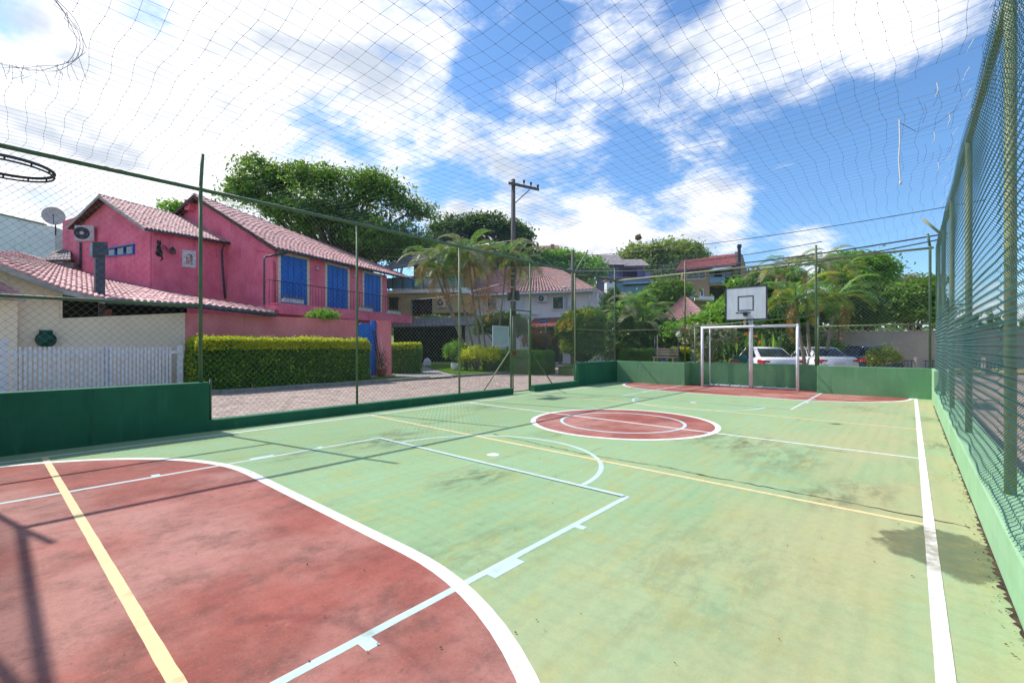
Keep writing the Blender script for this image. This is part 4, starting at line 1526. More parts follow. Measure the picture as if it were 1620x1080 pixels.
# flower troughs hung on the railing
for i, (xa, xb, y) in enumerate(((448, 481, 474), (568, 590, 488), (613, 634, 493))):
    pa, pb = B_.pt(xa, y, .10), B_.pt(xb, y + (xb - xa) * .12, .10)
    lb = ('white picket flower trough on the balcony before the first blue door', 'flower trough on the balcony before the third blue door', 'flower trough at the far end of the balcony')[i]
    ft = thing('flower_trough', lb, 'planter', (pa + pb) / 2, 'flower troughs on the balcony')
    tr_ = MB()
    n = max(6, int((xb - xa) / 2.2))
    for k in range(n):
        p = lerp(pa, pb, (k + .5) / n)
        tr_.cbox(p, F.u * np.linalg.norm(pb - pa) / n * .33, F.n * .012, UP * .11)
    tr_.cbox((pa + pb) / 2 - F.n * .09 - UP * .02, (pb - pa) / 2, F.n * .06, UP * .08)
    obj('trough', tr_, M['white_paint'], ft)
    c = lerp(pa, pb, rng.random((160, 1))) + rng.normal(0, .08, (160, 3)) + UP * .13 - F.n * .06
    obj('foliage', MB().leaves(c, .07), M['leaf'], ft, kind='stuff')
    c = lerp(pa, pb, rng.random((26, 1))) + rng.normal(0, .10, (26, 3)) + UP * .17
    obj('flowers', MB().leaves(c, .06, None, 1, .9), M['flower_red'], ft, kind='stuff')
# wing details
window(ph, G2, 168, 213.5, 394, 386, 407, 402, M['blue_paint'], M['glass'], 1.6, .1, bars=2)
tp = W1.slab(MB(), [(288, 421.5), (309.5, 424.5), (309.5, 397.5), (288, 395)], .003, .04)
tp = tag(obj('tile_picture', tp, M['white_paint'], None), 'white framed picture of patterned tiles on the pink wing', 'wall picture')
pm = NT('patterned_tile')
v_ = pm.N.new('ShaderNodeTexVoronoi')
v_.inputs['Scale'].default_value = 16
pm.L.new(pm.geo.outputs['Position'], v_.inputs['Vector'])
sx = pm.N.new('ShaderNodeSeparateColor')
pm.L.new(v_.outputs['Color'], sx.inputs[0])
pm.base(pm.mix(pm.ramp(sx.outputs[0], .45, .55), pm.mix(pm.ramp(sx.outputs[1], .4, .5), S(60, 70, 130), S(180, 120, 70)), S(210, 206, 196)))
obj('tile_face', W1.slab(MB(), [(293.5, 417.5), (304, 419), (304, 403), (293.5, 401.5)], .041, .05), pm.m, tp)
# iron cat ornament with a lantern
c0 = W1.pt(252, 406, .06)
ct = thing('iron_cat_lantern', 'black iron cat silhouette with a hanging lantern on the pink wing', 'wall lantern', c0)
sc_ = np.linalg.norm(W1.pt(252, 380) - W1.pt(252, 406))
cb = MB()
for u, z, r1, r2 in ((0, .22, .20, .24), (-.02, .52, .13, .2), (-.01, .80, .12, .13)):
    cb.blob(c0 + W1.u * u * sc_ + UP * z * sc_, A(r1, r1, r2) * sc_ * .9, 12, 8)
for u in (-.07, .05):
    cb.lathe(c0 + W1.u * u * sc_ + UP * .88 * sc_, [(.05 * sc_, 0), (.005, .14 * sc_)], 6)
cb.tubes([[c0 + W1.u * .12 * sc_ + UP * .05 * sc_, c0 + W1.u * .2 * sc_ + UP * -.1 * sc_, c0 + W1.u * .05 * sc_ + UP * -.22 * sc_]], .03, 6)
obj('cat_figure', cb, M['iron'], ct, True)
arm = [c0 + W1.u * (.10 + .6 * k / 8) * sc_ + UP * (.6 + .12 * math.sin(k)) * sc_ + W1.n * .1 for k in range(9)]
obj('bracket', MB().tubes([arm], .02, 6).tubes([[p - UP * .12 for p in arm[:6]]], .014, 5), M['iron'], ct, True)
l0 = arm[-1] - UP * .42 * sc_
obj('lantern', MB().lathe(l0, [(.10, 0), (.11, .02), (.12, .22), (.04, .3), (.01, .36)], 8), M['dark_steel'], ct)
ACP = Pl(0, 0, 62, G2.pt(140, 372, .25))
ac_unit(ACP, 122, 152, 359, 383, .0, 'white air conditioner under the left eave of the pink house', depth=.4)
# garden wall, pier, gate
GW = Pl(600, 22.0, 41.186)
gw = thing('pink_garden_wall', 'pink garden wall in front of the house, ending in a pier at the blue gate', 'wall', GW.pt(450, 600))
obj('wall_panel', GW.slab(MB(), [(293, 640), (564, 606), (564, 506), (293, 494.5)], -.22, 0), M['pink_wall'], gw)
obj('pier', GW.slab(MB(), [(595, 603), (617, 601), (617, 508), (595, 507)], -.3, .12), M['pink_wall'], gw)
obj('gate_step', GW.slab(MB(), [(564.5, 604), (616, 600), (616, 592), (564.5, 595)], .125, .5), M['pink_wall'], gw)
bg = thing('blue_garden_gate', 'bright blue timber garden gate with an arched top in the pink wall', 'gate', GW.pt(580, 597))
top = [(565, 515), (569, 513), (573, 511), (578, 510.5), (583, 511.5), (587.5, 514)]
for k in range(5):
    a, b = top[k], top[k + 1]
    obj('gate_board', GW.slab(MB(), [(a[0] + .1, 597), (b[0] - .1, 596.5), (b[0] - .1, b[1]), (a[0] + .1, a[1])], -.12, -.07 + .012 * (k % 2)), M['blue_paint'], bg)
obj('gate_post', GW.slab(MB(), [(588, 597), (594.6, 597), (594.6, 507), (588, 507)], -.15, -.0), M['blue_paint'], bg)
# things leaning by the gate
tr = thing('garden_trellis', 'narrow dark trellis leaning beside the blue gate', 'trellis', GW.pt(596, 590, .2))
t_ = MB()
a, b = GW.pt(589, 522, .16), GW.pt(600, 580, .3)
a2, b2 = GW.pt(592.5, 522, .16), GW.pt(604, 580, .3)
t_.rod(a, b, .018, 5).rod(a2, b2, .018, 5)
for k in range(12):
    t_.rod(lerp(a, b, (k + .5) / 12), lerp(a2, b2, (k + .5) / 12), .012, 4)
obj('trellis_bars', t_, M['iron'], tr)
tag(obj('broom_stick', MB().rod(GW.pt(601.3, 531, .16), GW.pt(606.5, 566, .35), .02, 6), M['ac'], None), 'white stick leaning on the pink pier', 'stick')
pc = GW.pt(604, 596, .55)
pc[2] = .03
pt_ = thing('potted_plant', 'terracotta pot with a ragged plant at the foot of the pink pier', 'potted plant', pc)
obj('pot', MB().lathe(pc, [(.15, 0), (.2, .15), (.24, .34), (.26, .38), (.22, .38), (.2, .3)], 16), M['terracotta'], pt_, True)
obj('foliage', MB().leaves(pc + UP * .75 + rng.normal(0, 1, (220, 3)) * A(.16, .16, .25), .10, None, 1, .35), M['leaf_dark'], pt_, kind='stuff')
obj('stems', MB().tubes([[pc + UP * .3, pc + UP * .6 + A(.04, .02, 0), pc + UP * 1.0 + A(.1, -.05, 0)], [pc + UP * .3, pc + UP * .6 + A(-.06, .05, 0), pc + UP * .9 + A(-.12, .1, 0)]], .012, 5), M['bark'], pt_)

# ------------------------------------------------------------------ beige neighbour in front, lean-to roof
bh = thing('beige_house', 'low beige house left of the pink one, with a veranda under a clay tile roof', 'house', GW.pt(180, 600))
obj('front_wall', GW.slab(MB(), [(95, 655), (292.8, 630), (292.8, 494.8), (95, 503.5)], -.22, 0), M['beige'], bh)
obj('end_wall', GW.slab(MB(), [(-90, 690), (94.8, 655), (94.8, 459), (60, 443), (0, 420), (-90, 392)], -.25, 0), M['beige'], bh)
obj('set_back_wall', GW.slab(MB(), [(-90, 660), (27, 660), (27, 470), (-90, 470)], .003, .3), M['beige'], bh)
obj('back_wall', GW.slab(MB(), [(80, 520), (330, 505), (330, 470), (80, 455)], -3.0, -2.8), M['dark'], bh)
obj('veranda_post', GW.slab(MB(), [(157, 503), (166, 502), (166, 474), (157, 474)], -.2, -.03), M['wood_dark'], bh)
obj('brick_pier', GW.slab(MB(), [(167, 501), (181, 500), (181, 488), (167, 488)], -.9, -.5), M['tile_red'], bh)
obj('jamb', GW.slab(MB(), [(95, 503), (98.5, 503), (98.5, 460), (95, 459)], -.2, .05), M['beige'], bh)
ev = lambda x, y: GW.pt(x, y, .45)
tpts = [G2.pt(102, 421, .02), G2.pt(160, 440, .02), G2.pt(241, 458, .02), W1.pt(300, 468, .02), G1.pt(435, 490, .02)]
tm = G2.pt(102, 421) + (GW.pt(-60, 400) - GW.pt(94, 455)) * 1.05
tm[2] = G2.pt(102, 421)[2] + .55
bots = [ev(-70, 392), ev(94, 456), ev(166, 473.5), ev(315, 482), ev(435, 496)]
cols = [16, 8, 14, 12]
tops_ = [tm, tpts[0], tpts[1], tpts[2], tpts[4]]
for k in range(4):
    dk = roof(bh, bots[k], bots[k + 1], tops_[k + 1], tops_[k], cols[k], 10, M['tile'], h=.05, name='roof')
d = MB()
for k in range(2):
    a, b = bots[k], bots[k + 1]
    n_ = GW.n * .03
    d.add([a + n_, b + n_, b + n_ - UP * .14, a + n_ - UP * .14] + [p - n_ * 2 for p in (a + n_, b + n_, b + n_ - UP * .14, a + n_ - UP * .14)], BOXF)
obj('verge_board', d, M['fascia'], bh)
obj('gutter', MB().tubes([[bots[2] - UP * .05, bots[3] - UP * .05, bots[4] - UP * .05]], .085, 8), M['gutter'], bh, True)
obj('ridge_flashing', MB().tubes([[tm, tpts[0], tpts[1], tpts[2], tpts[3], tpts[4]]], .07, 8), M['gutter'], bh, True)
# small roof at the left edge
pr = roof(bh, GW.pt(-60, 462, .9), GW.pt(42, 470, .9), GW.pt(2, 448, .3), GW.pt(-60, 434, .3), 10, 4, M['tile'], 'fascia', name='porch_roof', thick=.16)
# flue on the lean-to roof
fc = GW.pt(157, 470, -1.2)
fl = thing('metal_flue', 'boxy dark metal flue rising from the tiled lean-to roof', 'flue', fc)
FP = Pl(0, 0, 41.186, fc)
obj('flue_pipe', FP.slab(MB(), [(149.5, 468), (165, 468), (165, 405), (149.5, 405)], -.2, .2), M['gutter'], fl)
obj('flue_cap', FP.slab(MB(), [(144, 405.5), (168, 405.5), (168, 385), (144, 385)], -.32, .32), M['gutter'], fl)
# hose reel
hc = GW.pt(73, 537, .14)
hr = thing('hose_reel', 'dark green hose reel on the beige wall above the white fence', 'hose reel', hc)
obj('reel', MB().lathe(hc - GW.n * .1, [(.23, 0), (.23, .03), (.12, .04), (.12, .16), (.22, .17), (.22, .2)], 22, GW.n), M['green_plastic'], hr, True)
obj('hose', MB().ring(hc, .165, .03, 26, 8, GW.u, UP).ring(hc - GW.n * .03, .18, .03, 26, 8, GW.u, UP), M['green_plastic'], hr, True)
obj('reel_bracket', MB().cbox(hc + UP * .22 - GW.n * .06, GW.u * .14, GW.n * .05, UP * .06), M['green_plastic'], hr)

# white building behind, with its dish
WB = Pl(40, 30, 72)
wb = thing('white_building', 'plain white building behind the tiled roof at the left edge', 'building', Gd(30, 31))
obj('wall', WB.slab(MB(), [(-120, 560), (87, 560), (87, 359), (70, 356), (0, 340), (-120, 312)], -6, 0), M['white_wall'], wb)
obj('parapet_cap', WB.slab(MB(), [(-120, 312), (0, 340), (70, 356), (70, 353.5), (0, 337.5), (-120, 309)], -.3, .06), M['concrete'], wb)
dc = WB.pt(85, 342, .5)
ds = thing('satellite_dish', 'grey satellite dish on the corner of the white building', 'satellite dish', WB.pt(87, 362, .3))
ax = nrm(A(0, 0, EYE) - dc + A(3, -2, 4))
Rd = .56
obj('dish', MB().lathe(dc, [(.02, 0), (Rd * .5, .05), (Rd, .17), (Rd + .015, .17), (Rd * .5, .03)], 26, ax), M['ac'], ds, True)
obj('feed_arm', MB().rod(dc + ax * .1 - UP * Rd * .9, dc + ax * .55, .018, 5).blob(dc + ax * .55, .05, 8, 6), M['dark_steel'], ds)
obj('mast', MB().tubes([[WB.pt(88, 372, .0), WB.pt(88, 358, .3), dc - ax * .05]], .035, 8), M['dark_steel'], ds)
rk = thing('dark_roof', 'dark weathered roof edge between the white building and the pink house', 'roof', Gd(100, 27))
RB = Pl(75, 27, 75)
roof(rk, RB.pt(60, 413), RB.pt(112, 411), RB.pt(112, 391, -2.5), RB.pt(84, 399, -2.5), 9, 5, M['tile_grey'], name='roof_slope')
obj('support_wall', RB.slab(MB(), [(58, 560), (112, 560), (112, 414), (58, 416)], -1, -.2), M['concrete'], rk)

# ------------------------------------------------------------------ white picket fence
PA, PB = Gd(4, 11.7), Gd(286, 14.7)
pu = nrm(PB - PA)
pn = np.cross(pu, UP)
PL_ = np.linalg.norm(PB - PA)
pf = thing('picket_fence', 'white picket fence before the beige house', 'fence', PA * .5 + PB * .5)
pb_ = MB().cbox(PA + UP * .75, pu * .075, pn * .05, UP * .66)
k0 = None
n = 38
for k in range(n):
    p = PA + pu * (.22 + (PL_ - .5) * k / (n - 1))
    bx = MB().cbox(p + UP * .78, pu * .027, pn * .010, UP * .70)
    obj('picket', bx, M['white_paint'], pf)
for z in (1.30, .25):
    obj('fence_rail', MB().cbox(PA + pu * PL_ / 2 + pn * -.032 + UP * z, pu * PL_ * .5, pn * .02, UP * .045), M['white_paint'], pf)
for u, z, r in ((0, 1.68, .11), (.53, 1.5, .075), (1, 1.52, .075)):
    p = PA + pu * PL_ * u - pn * .08
    obj('fence_post', MB().cbox(p + UP * z / 2, pu * r, pn * .045, UP * z / 2), M['white_paint'], pf)
struct('terrace', MB().sheet([tuple((PA - pu * 6 - pn * .3)[:2]), tuple((PB - pn * .3)[:2]), tuple((PB - pn * 1.6)[:2]), tuple((PA - pu * 6 - pn * 1.6)[:2])], .12), M['white_wall'])


# ------------------------------------------------------------------ ochre house
OH = Pl(690, 38.5, 96)
oh = thing('ochre_house', 'ochre house with a long balcony and a dark open carport, behind the palms', 'house', Gd(670, 37))
obj('upper_wall', OH.slab(MB(), [(645, 470), (735, 470), (735, 408), (668, 400), (645, 412)], -5, -1.6), M['ochre'], oh)
obj('side_wall', OH.slab(MB(), [(606, 470), (644.8, 470), (644.8, 430), (606, 432)], -5, -2.2), M['white_wall'], oh)
obj('lower_wall', OH.slab(MB(), [(606, 497), (649, 497), (649, 465), (606, 465)], -4, -.02), M['sand'], oh)
obj('lower_wall', OH.slab(MB(), [(684, 495), (740, 494), (740, 464), (684, 464)], -4, -.02), M['sand'], oh)
obj('lintel', OH.slab(MB(), [(649, 473), (684, 472), (684, 464), (649, 465)], -4, -.02), M['sand'], oh)
obj('sliding_door', OH.slab(MB(), [(649.3, 497), (683.7, 496), (683.7, 472), (649.3, 473)], -.7, -.6), M['glass'], oh)
obj('window', OH.slab(MB(), [(616, 490), (630, 490), (630, 470), (616, 470)], .0, .04), M['dark'], oh)
wd = obj('window', OH.slab(MB(), [(655, 438), (655, 427), (657, 424), (662, 423), (666, 424.5), (668, 428), (668, 438)], -1.58, -1.54), M['cream'], oh)
obj('pane', OH.slab(MB(), [(656, 437), (656, 427.5), (658, 425), (662, 424), (665.5, 425.5), (667, 428.5), (667, 437)], -1.53, -1.52), M['glass'], wd)
obj('balcony_slab', OH.slab(MB(), [(606, 465), (740, 463), (740, 456), (606, 461)], -3, .5), M['white_wall'], oh)
gb = obj('balcony_glass', OH.slab(MB(), [(606, 458), (738, 454), (738, 439), (606, 443)], .36, .38), M['glass_blue'], oh)
for x in np.linspace(608, 736, 9):
    obj('baluster', OH.slab(MB(), [(x - .6, 460 - (x - 606) * .03), (x + .6, 460 - (x - 606) * .03), (x + .6, 441 - (x - 606) * .03), (x - .6, 441 - (x - 606) * .03)], .39, .44), M['dark_steel'], gb)
obj('handrail', OH.slab(MB(), [(606, 443), (738, 439), (738, 437.5), (606, 441.5)], .34, .45), M['dark_steel'], gb)
roof(oh, OH.pt(596, 428, -.6), OH.pt(712, 411, -.6), OH.pt(705, 396, -4), OH.pt(655, 400, -4), 18, 6, M['tile_grey'], name='roof')
roof(oh, OH.pt(596, 518, 2.2), OH.pt(748, 514, 2.2), OH.pt(742, 501, .3), OH.pt(600, 504, .3), 24, 4, M['tile_grey'], name='carport_roof')
for x in (618, 676, 738):
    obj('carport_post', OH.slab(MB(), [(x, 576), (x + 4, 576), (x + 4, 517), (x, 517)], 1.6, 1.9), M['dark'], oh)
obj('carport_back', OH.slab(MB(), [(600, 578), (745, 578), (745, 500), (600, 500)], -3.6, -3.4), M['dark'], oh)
ac_unit(OH, 693, 706, 472, 486, .0, 'white air conditioner on the sand coloured wall of the ochre house')
tag(obj('white_bag', MB().lathe(Gd(676, 33, 0), [(.24, 0), (.3, .15), (.26, .45), (.12, .6), (.05, .62)], 12), M['ac'], None), 'small white sack standing in the shade of the carport', 'sack')
tag(obj('paved_edge', OH.slab(MB(), [(646, 578), (745, 576), (745, 571), (646, 573)], 2.2, 3.4), M['dry_grass'], None), 'sunlit sandy strip of paving in front of the carport', 'paving')

# ------------------------------------------------------------------ white house with the hipped roof
HW = Pl(850, 40, 104)
hw = thing('white_house', 'pale house with a hipped maroon roof behind the gate', 'house', Gd(850, 41))
obj('front_wall', HW.slab(MB(), [(716, 580), (945, 574), (945, 462), (716, 468)], -.3, 0), M['rose_wall'], hw)
SW = Pl(0, 0, 20, HW.pt(945, 560))
obj('side_wall', SW.slab(MB(), [(945, 574), (968, 570), (968, 474), (945, 463)], -.3, 0), M['white_wall'], hw)
e_l, e_r = HW.pt(706, 468, .7), HW.pt(941, 458, .7)
r_l, r_r = HW.pt(796, 424, -3.6), HW.pt(880, 424, -3.6)
r1 = roof(hw, e_l, e_r, r_r, r_l, 46, 12, M['tile_maroon'], 'fascia', h=.12)
bk = HW.pt(969, 471, -5)
r2 = roof(hw, e_r, bk, r_r + A(.05, .05, 0), r_r, 20, 10, M['tile_maroon'], 'fascia', h=.06)
ridge_caps(r1, r_r, e_r, M['tile_maroon'], 24, .11)
ridge_caps(r1, r_l, r_r, M['tile_maroon'], 20, .11)
obj('gutter', MB().tubes([[e_l - UP * .07, e_r - UP * .07]], .10, 8), M['white_paint'], hw, True)
obj('gutter', MB().tubes([[e_r - UP * .07, bk - UP * .07]], .08, 8), M['white_paint'], hw, True)
pipe(hw, [HW.pt(940, 462, .7), HW.pt(932, 481, .1), HW.pt(932, 492, .1)], .06, M['white_paint'])
for x in (766, 800, 852, 895, 932):
    obj('pilaster', HW.slab(MB(), [(x, 500), (x + 3, 500), (x + 3, 464.5), (x, 464.5)], .003, .06), M['white_wall'], hw)
obj('string_course', HW.slab(MB(), [(716, 500), (852, 497), (852, 493), (716, 496)], .003, .12), M['white_wall'], hw)
obj('string_course', HW.slab(MB(), [(853, 503), (944, 500), (944, 497), (853, 500)], .003, .10), M['white_wall'], hw)
window(hw, HW, 771, 787, 471, 470.6, 491, 490.6, M['white_paint'], M['glass'], 1.6, .12)
window(hw, HW, 873, 893, 468, 467.4, 491, 490.2, M['white_paint'], M['glass'], 2.2, .12)
obj('shutter', HW.slab(MB(), [(893.5, 490), (903, 489.6), (903, 467.6), (893.5, 468)], .01, .06), M['white_paint'], hw)
obj('shutter', HW.slab(MB(), [(815, 492), (828, 491.6), (828, 471), (815, 471.4)], .01, .06), M['white_paint'], hw)
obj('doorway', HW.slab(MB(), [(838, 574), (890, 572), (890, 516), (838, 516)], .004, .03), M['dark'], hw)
roof(hw, HW.pt(832, 518, 2.2), HW.pt(906, 515, 2.2), HW.pt(902, 502, .1), HW.pt(845, 504, .1), 26, 5, M['tile_red'], name='porch_roof')
for x in (846, 889):
    obj('porch_post', HW.slab(MB(), [(x, 573), (x + 3, 573), (x + 3, 518), (x, 518)], 1.6, 1.9), M['wood_dark'], hw)
ac_unit(HW, 851, 867, 467, 478, .0, 'white air conditioner on the pale house beside its window')
ac_unit(SW, 948, 957, 466, 479, .0, 'air conditioner round the corner of the pale house')

# ------------------------------------------------------------------ far houses on the rise
LH = Pl(985, 66, 100)
lh = thing('lilac_house', 'lilac house with two grey roofs on the hill behind the palms', 'house', Gd(985, 68, hill_h(*Gd(985, 68)[:2])))
obj('front_wall', LH.slab(MB(), [(962, 500), (1018, 500), (1018, 421), (962, 418)], -6, 0), M['lilac'], lh)
obj('terrace_wall', LH.slab(MB(), [(985, 460), (1027, 459), (1027, 433), (1018.2, 434), (1018.2, 442), (985, 442)], .003, 1.6), M['lilac'], lh)
roof(lh, LH.pt(955, 419, .8), LH.pt(991, 419, .8), LH.pt(978, 403, -3.5), LH.pt(938, 403, -3.5), 16, 8, M['tile_grey'])
roof(lh, LH.pt(988, 421, 1.2), LH.pt(1029, 420, 1.2), LH.pt(1015, 410.5, -2), LH.pt(983, 410.5, -2), 16, 6, M['tile_grey'])
obj('cross_wall', LH.slab(MB(), [(940, 500), (961.8, 500), (961.8, 420), (946, 420)], -6, -1.0), M['lilac'], lh)
lw = window(lh, LH, 985, 1008, 426, 426, 438, 438, M['wood_dark'], M['dark'], .8, .1, bars=3)
obj('post', LH.slab(MB(), [(980, 460), (982, 460), (982, 421), (980, 421)], .5, .9), M['wood_dark'], lh)
roof(lh, LH.pt(985, 450, 3), LH.pt(1040, 447, 3), LH.pt(1030, 442, .3), LH.pt(990, 443, .3), 14, 3, M['glass_blue'], name='awning_roof')
obj('annex_wall', LH.slab(MB(), [(975, 490), (1038, 490), (1038, 449), (975, 451)], .2, 2.2), M['glass_blue'], lh)
ch = thing('white_chimney', 'squat white chimney with a red cap between the pale house and the palms', 'chimney', Gd(963, 52, 4))
CHP = Pl(963, 52, 80)
obj('shaft', CHP.slab(MB(), [(958, 520), (970, 520), (970, 445), (958, 445)], -.4, .4), M['white_wall'], ch)
obj('cap', CHP.slab(MB(), [(956, 444.8), (972, 444.8), (972, 443), (956, 443)], -.5, .5), M['tile_red'], ch)
obj('vent', CHP.slab(MB(), [(962, 448.5), (966, 448.5), (966, 445.5), (962, 445.5)], .41, .43), M['dark'], ch)

BH = Pl(1110, 56, 108)
bk_ = thing('brick_house', 'tall tan brick house with a red tiled roof, above the backboard', 'house', Gd(1115, 58, hill_h(*Gd(1115, 58)[:2])))
obj('front_wall', BH.slab(MB(), [(1080, 520), (1122.5, 520), (1122.5, 424), (1080, 428)], -6, 0), M['brick'], bk_)
obj('balcony_wall', BH.slab(MB(), [(1122.7, 520), (1166, 520), (1166, 418), (1122.7, 424)], -6, -1.8), M['dark'], bk_)
obj('pillar', BH.slab(MB(), [(1162.5, 520), (1168, 520), (1168, 417), (1162.5, 417)], -6, 0), M['brick'], bk_)
obj('floor_slab', BH.slab(MB(), [(1122.7, 452), (1162, 450), (1162, 447), (1122.7, 449)], -1.78, .2), M['brick'], bk_)
gb = obj('balcony_glass', BH.slab(MB(), [(1122.7, 448), (1147, 447), (1147, 438), (1122.7, 439)], .05, .08), M['glass_blue'], bk_)
for x0, x1 in ((1123, 1132), (1145, 1151), (1152, 1162)):
    obj('window', BH.slab(MB(), [(x0, 437), (x1, 436), (x1, 424.5), (x0, 425.5)], -1.7, -1.6), M['glass_blue'], bk_)
BSd = Pl(0, 0, 40, BH.pt(1168, 450))
obj('gable_wall', BSd.slab(MB(), [(1168.3, 520), (1183, 520), (1183, 432), (1175, 403), (1168.3, 398)], -.4, 0), M['brick'], bk_)
window(bk_, BH, 1086, 1116, 431, 428.5, 442.5, 441, M['white_paint'], M['glass'], 1.0, .12, bars=2)
window(bk_, BH, 1088, 1099, 459, 458.5, 471, 471, M['white_paint'], M['glass_blue'], 1.0, .12)
window(bk_, BH, 1107.5, 1113, 457.5, 457, 469, 469, M['white_paint'], M['glass'], .8, .12)
roof(bk_, BH.pt(1068, 428.5, .8), BH.pt(1165, 420, .8), BH.pt(1168, 402, -3.5), BH.pt(1080, 412.5, -3.5), 40, 9, M['tile_red'], h=.07)
roof(bk_, BH.pt(1122, 408.5, -3.2), BH.pt(1168, 403, -3.2), BH.pt(1168, 401, -4.4), BH.pt(1122, 405.5, -4.4), 20, 2, M['tile_red'])
obj('flue', BH.slab(MB(), [(1166.8, 440), (1171, 440), (1171, 393), (1166.8, 393)], .05, .5), M['dark_steel'], bk_)
obj('flue_cap', BH.slab(MB(), [(1166, 393), (1172, 393), (1172, 388), (1166, 388)], -.05, .6), M['dark_steel'], bk_)
obj('terrace_slab', BH.slab(MB(), [(1098, 476), (1127, 477), (1127, 471.5), (1098, 471.5)], .1, 2), M['white_wall'], bk_)

MR = Pl(1080, 38, 92)
mh = thing('maroon_roofed_house', 'low house with a broad dull maroon roof behind the far fence', 'house', Gd(1070, 40))
a_, b_, c_, d_ = MR.pt(1036, 512, .8), MR.pt(1128, 506, .8), MR.pt(1083, 468, -5), MR.pt(1083.2, 468, -5)
mrf = roof(mh, a_, MR.pt(1083, 507, 1.2), c_, MR.pt(1079, 470, -5), 18, 10, M['tile_maroon'], name='roof', h=.04)
roof(mh, MR.pt(1083, 507, 1.2), b_, d_, c_, 16, 10, M['tile_maroon'], name='roof', h=.04)
obj('front_wall', MR.slab(MB(), [(1030, 575), (1130, 575), (1130, 508), (1060, 510), (1030, 514)], -5, -.2), M['lilac'], mh)
roof(mh, MR.pt(1026, 519, 1.8), MR.pt(1088, 508, 1.8), MR.pt(1085, 502, .4), MR.pt(1036, 510, .4), 18, 2, M['tile_red'], name='porch_roof')
obj('fascia', MR.slab(MB(), [(1032, 516), (1088, 506), (1088, 504.5), (1032, 513.5)], 1.0, 1.1), M['tile_red'], mh)

FR = Pl(868, 90, 100)
fr_ = thing('far_house', 'far grey roofed house with a square chimney above the tree tops', 'house', Gd(868, 92, hill_h(*Gd(868, 92)[:2])))
obj('wall', FR.slab(MB(), [(848, 470), (886, 470), (886, 398), (848, 399)], -6, 0), M['white_wall'], fr_)
roof(fr_, FR.pt(842, 401, .8), FR.pt(890, 400, .8), FR.pt(884, 388, -4), FR.pt(852, 389, -4), 14, 6, M['tile_maroon'])
obj('chimney', FR.slab(MB(), [(870, 397), (876, 397), (876, 384), (870, 384)], -2, -1.2), M['brick'], fr_)
BR = Pl(798, 60, 85)
br_ = thing('blue_house', 'blue gabled house half hidden behind the palm tops', 'house', Gd(798, 62, 5))
obj('wall', BR.slab(MB(), [(778, 470), (822, 470), (822, 392), (797, 380), (778, 389)], -4, 0), M['blue_paint'], br_)
roof(br_, BR.pt(776, 391, .6), BR.pt(797, 380, .6), BR.pt(797, 378, -4), BR.pt(776, 388, -4), 8, 6, M['tile_grey'])
OR = Pl(740, 58, 95)
or_ = thing('ochre_gable', 'ochre gable and roof showing above the palm cluster', 'house', Gd(740, 60, 5))
obj('wall', OR.slab(MB(), [(715, 470), (778, 470), (778, 390), (750, 378), (715, 386)], -4, 0), M['ochre'], or_)
roof(or_, OR.pt(712, 388, .7), OR.pt(776, 383, .7), OR.pt(774, 375, -3), OR.pt(728, 376, -3), 18, 5, M['tile_maroon'])


# ------------------------------------------------------------------ vegetation tools
def shell_pts(blobs, n, lo=.55):
    """points in the outer part of a set of ellipsoids, those buried deep inside another left out"""
    vol = np.array([b[1] * b[2] * b[3] for b in blobs]) ** .67
    pick = rng.choice(len(blobs), n, p=vol / vol.sum())
    B = np.array([np.concatenate([b[0], b[1:]]) for b in blobs])[pick]
    dirs = nrm(rng.normal(size=(n, 3)))
    dirs[:, 2] = np.where(dirs[:, 2] < -.35, -dirs[:, 2] * .5, dirs[:, 2])
    lump = 1 + .10 * np.sin(dirs[:, 0] * 5.3 + pick * 1.7) * np.cos(dirs[:, 1] * 4.1 + pick) + .07 * np.sin(dirs[:, 2] * 7 + dirs[:, 0] * 6)
    rad = rng.uniform(lo, 1.0, n) ** .6 * lump
    rad = np.where(rng.random(n) < .07, rng.uniform(1.0, 1.18, n), rad)
    return B[:, :3] + dirs * rad[:, None] * B[:, 3:], dirs


def crown(blobs, clumps, per, size, spread, flat=.6, lo=.55, up=.5, asp=.5):
    c, dirs = shell_pts(blobs, clumps, lo)
    rr_ = spread * rng.uniform(.6, 1.4, clumps)
    k = np.repeat(np.arange(clumps), per)
    off = rng.normal(size=(len(k), 3)) * rr_[k][:, None] * A(1, 1, flat)
    p = c[k] + off
    bias = dirs[k] * .5 + UP * up
    return MB().leaves(p, size * rng.uniform(.6, 1.45, clumps)[k], bias, .75, asp), c


def blob_px(px, py, d, rx, ry, rz=None):
    """ellipsoid from its place in the view: radii in pixels at that distance"""
    s_ = d / FPX
    return (C(px, py, d), rx * s_, (rz or rx) * s_, ry * s_)


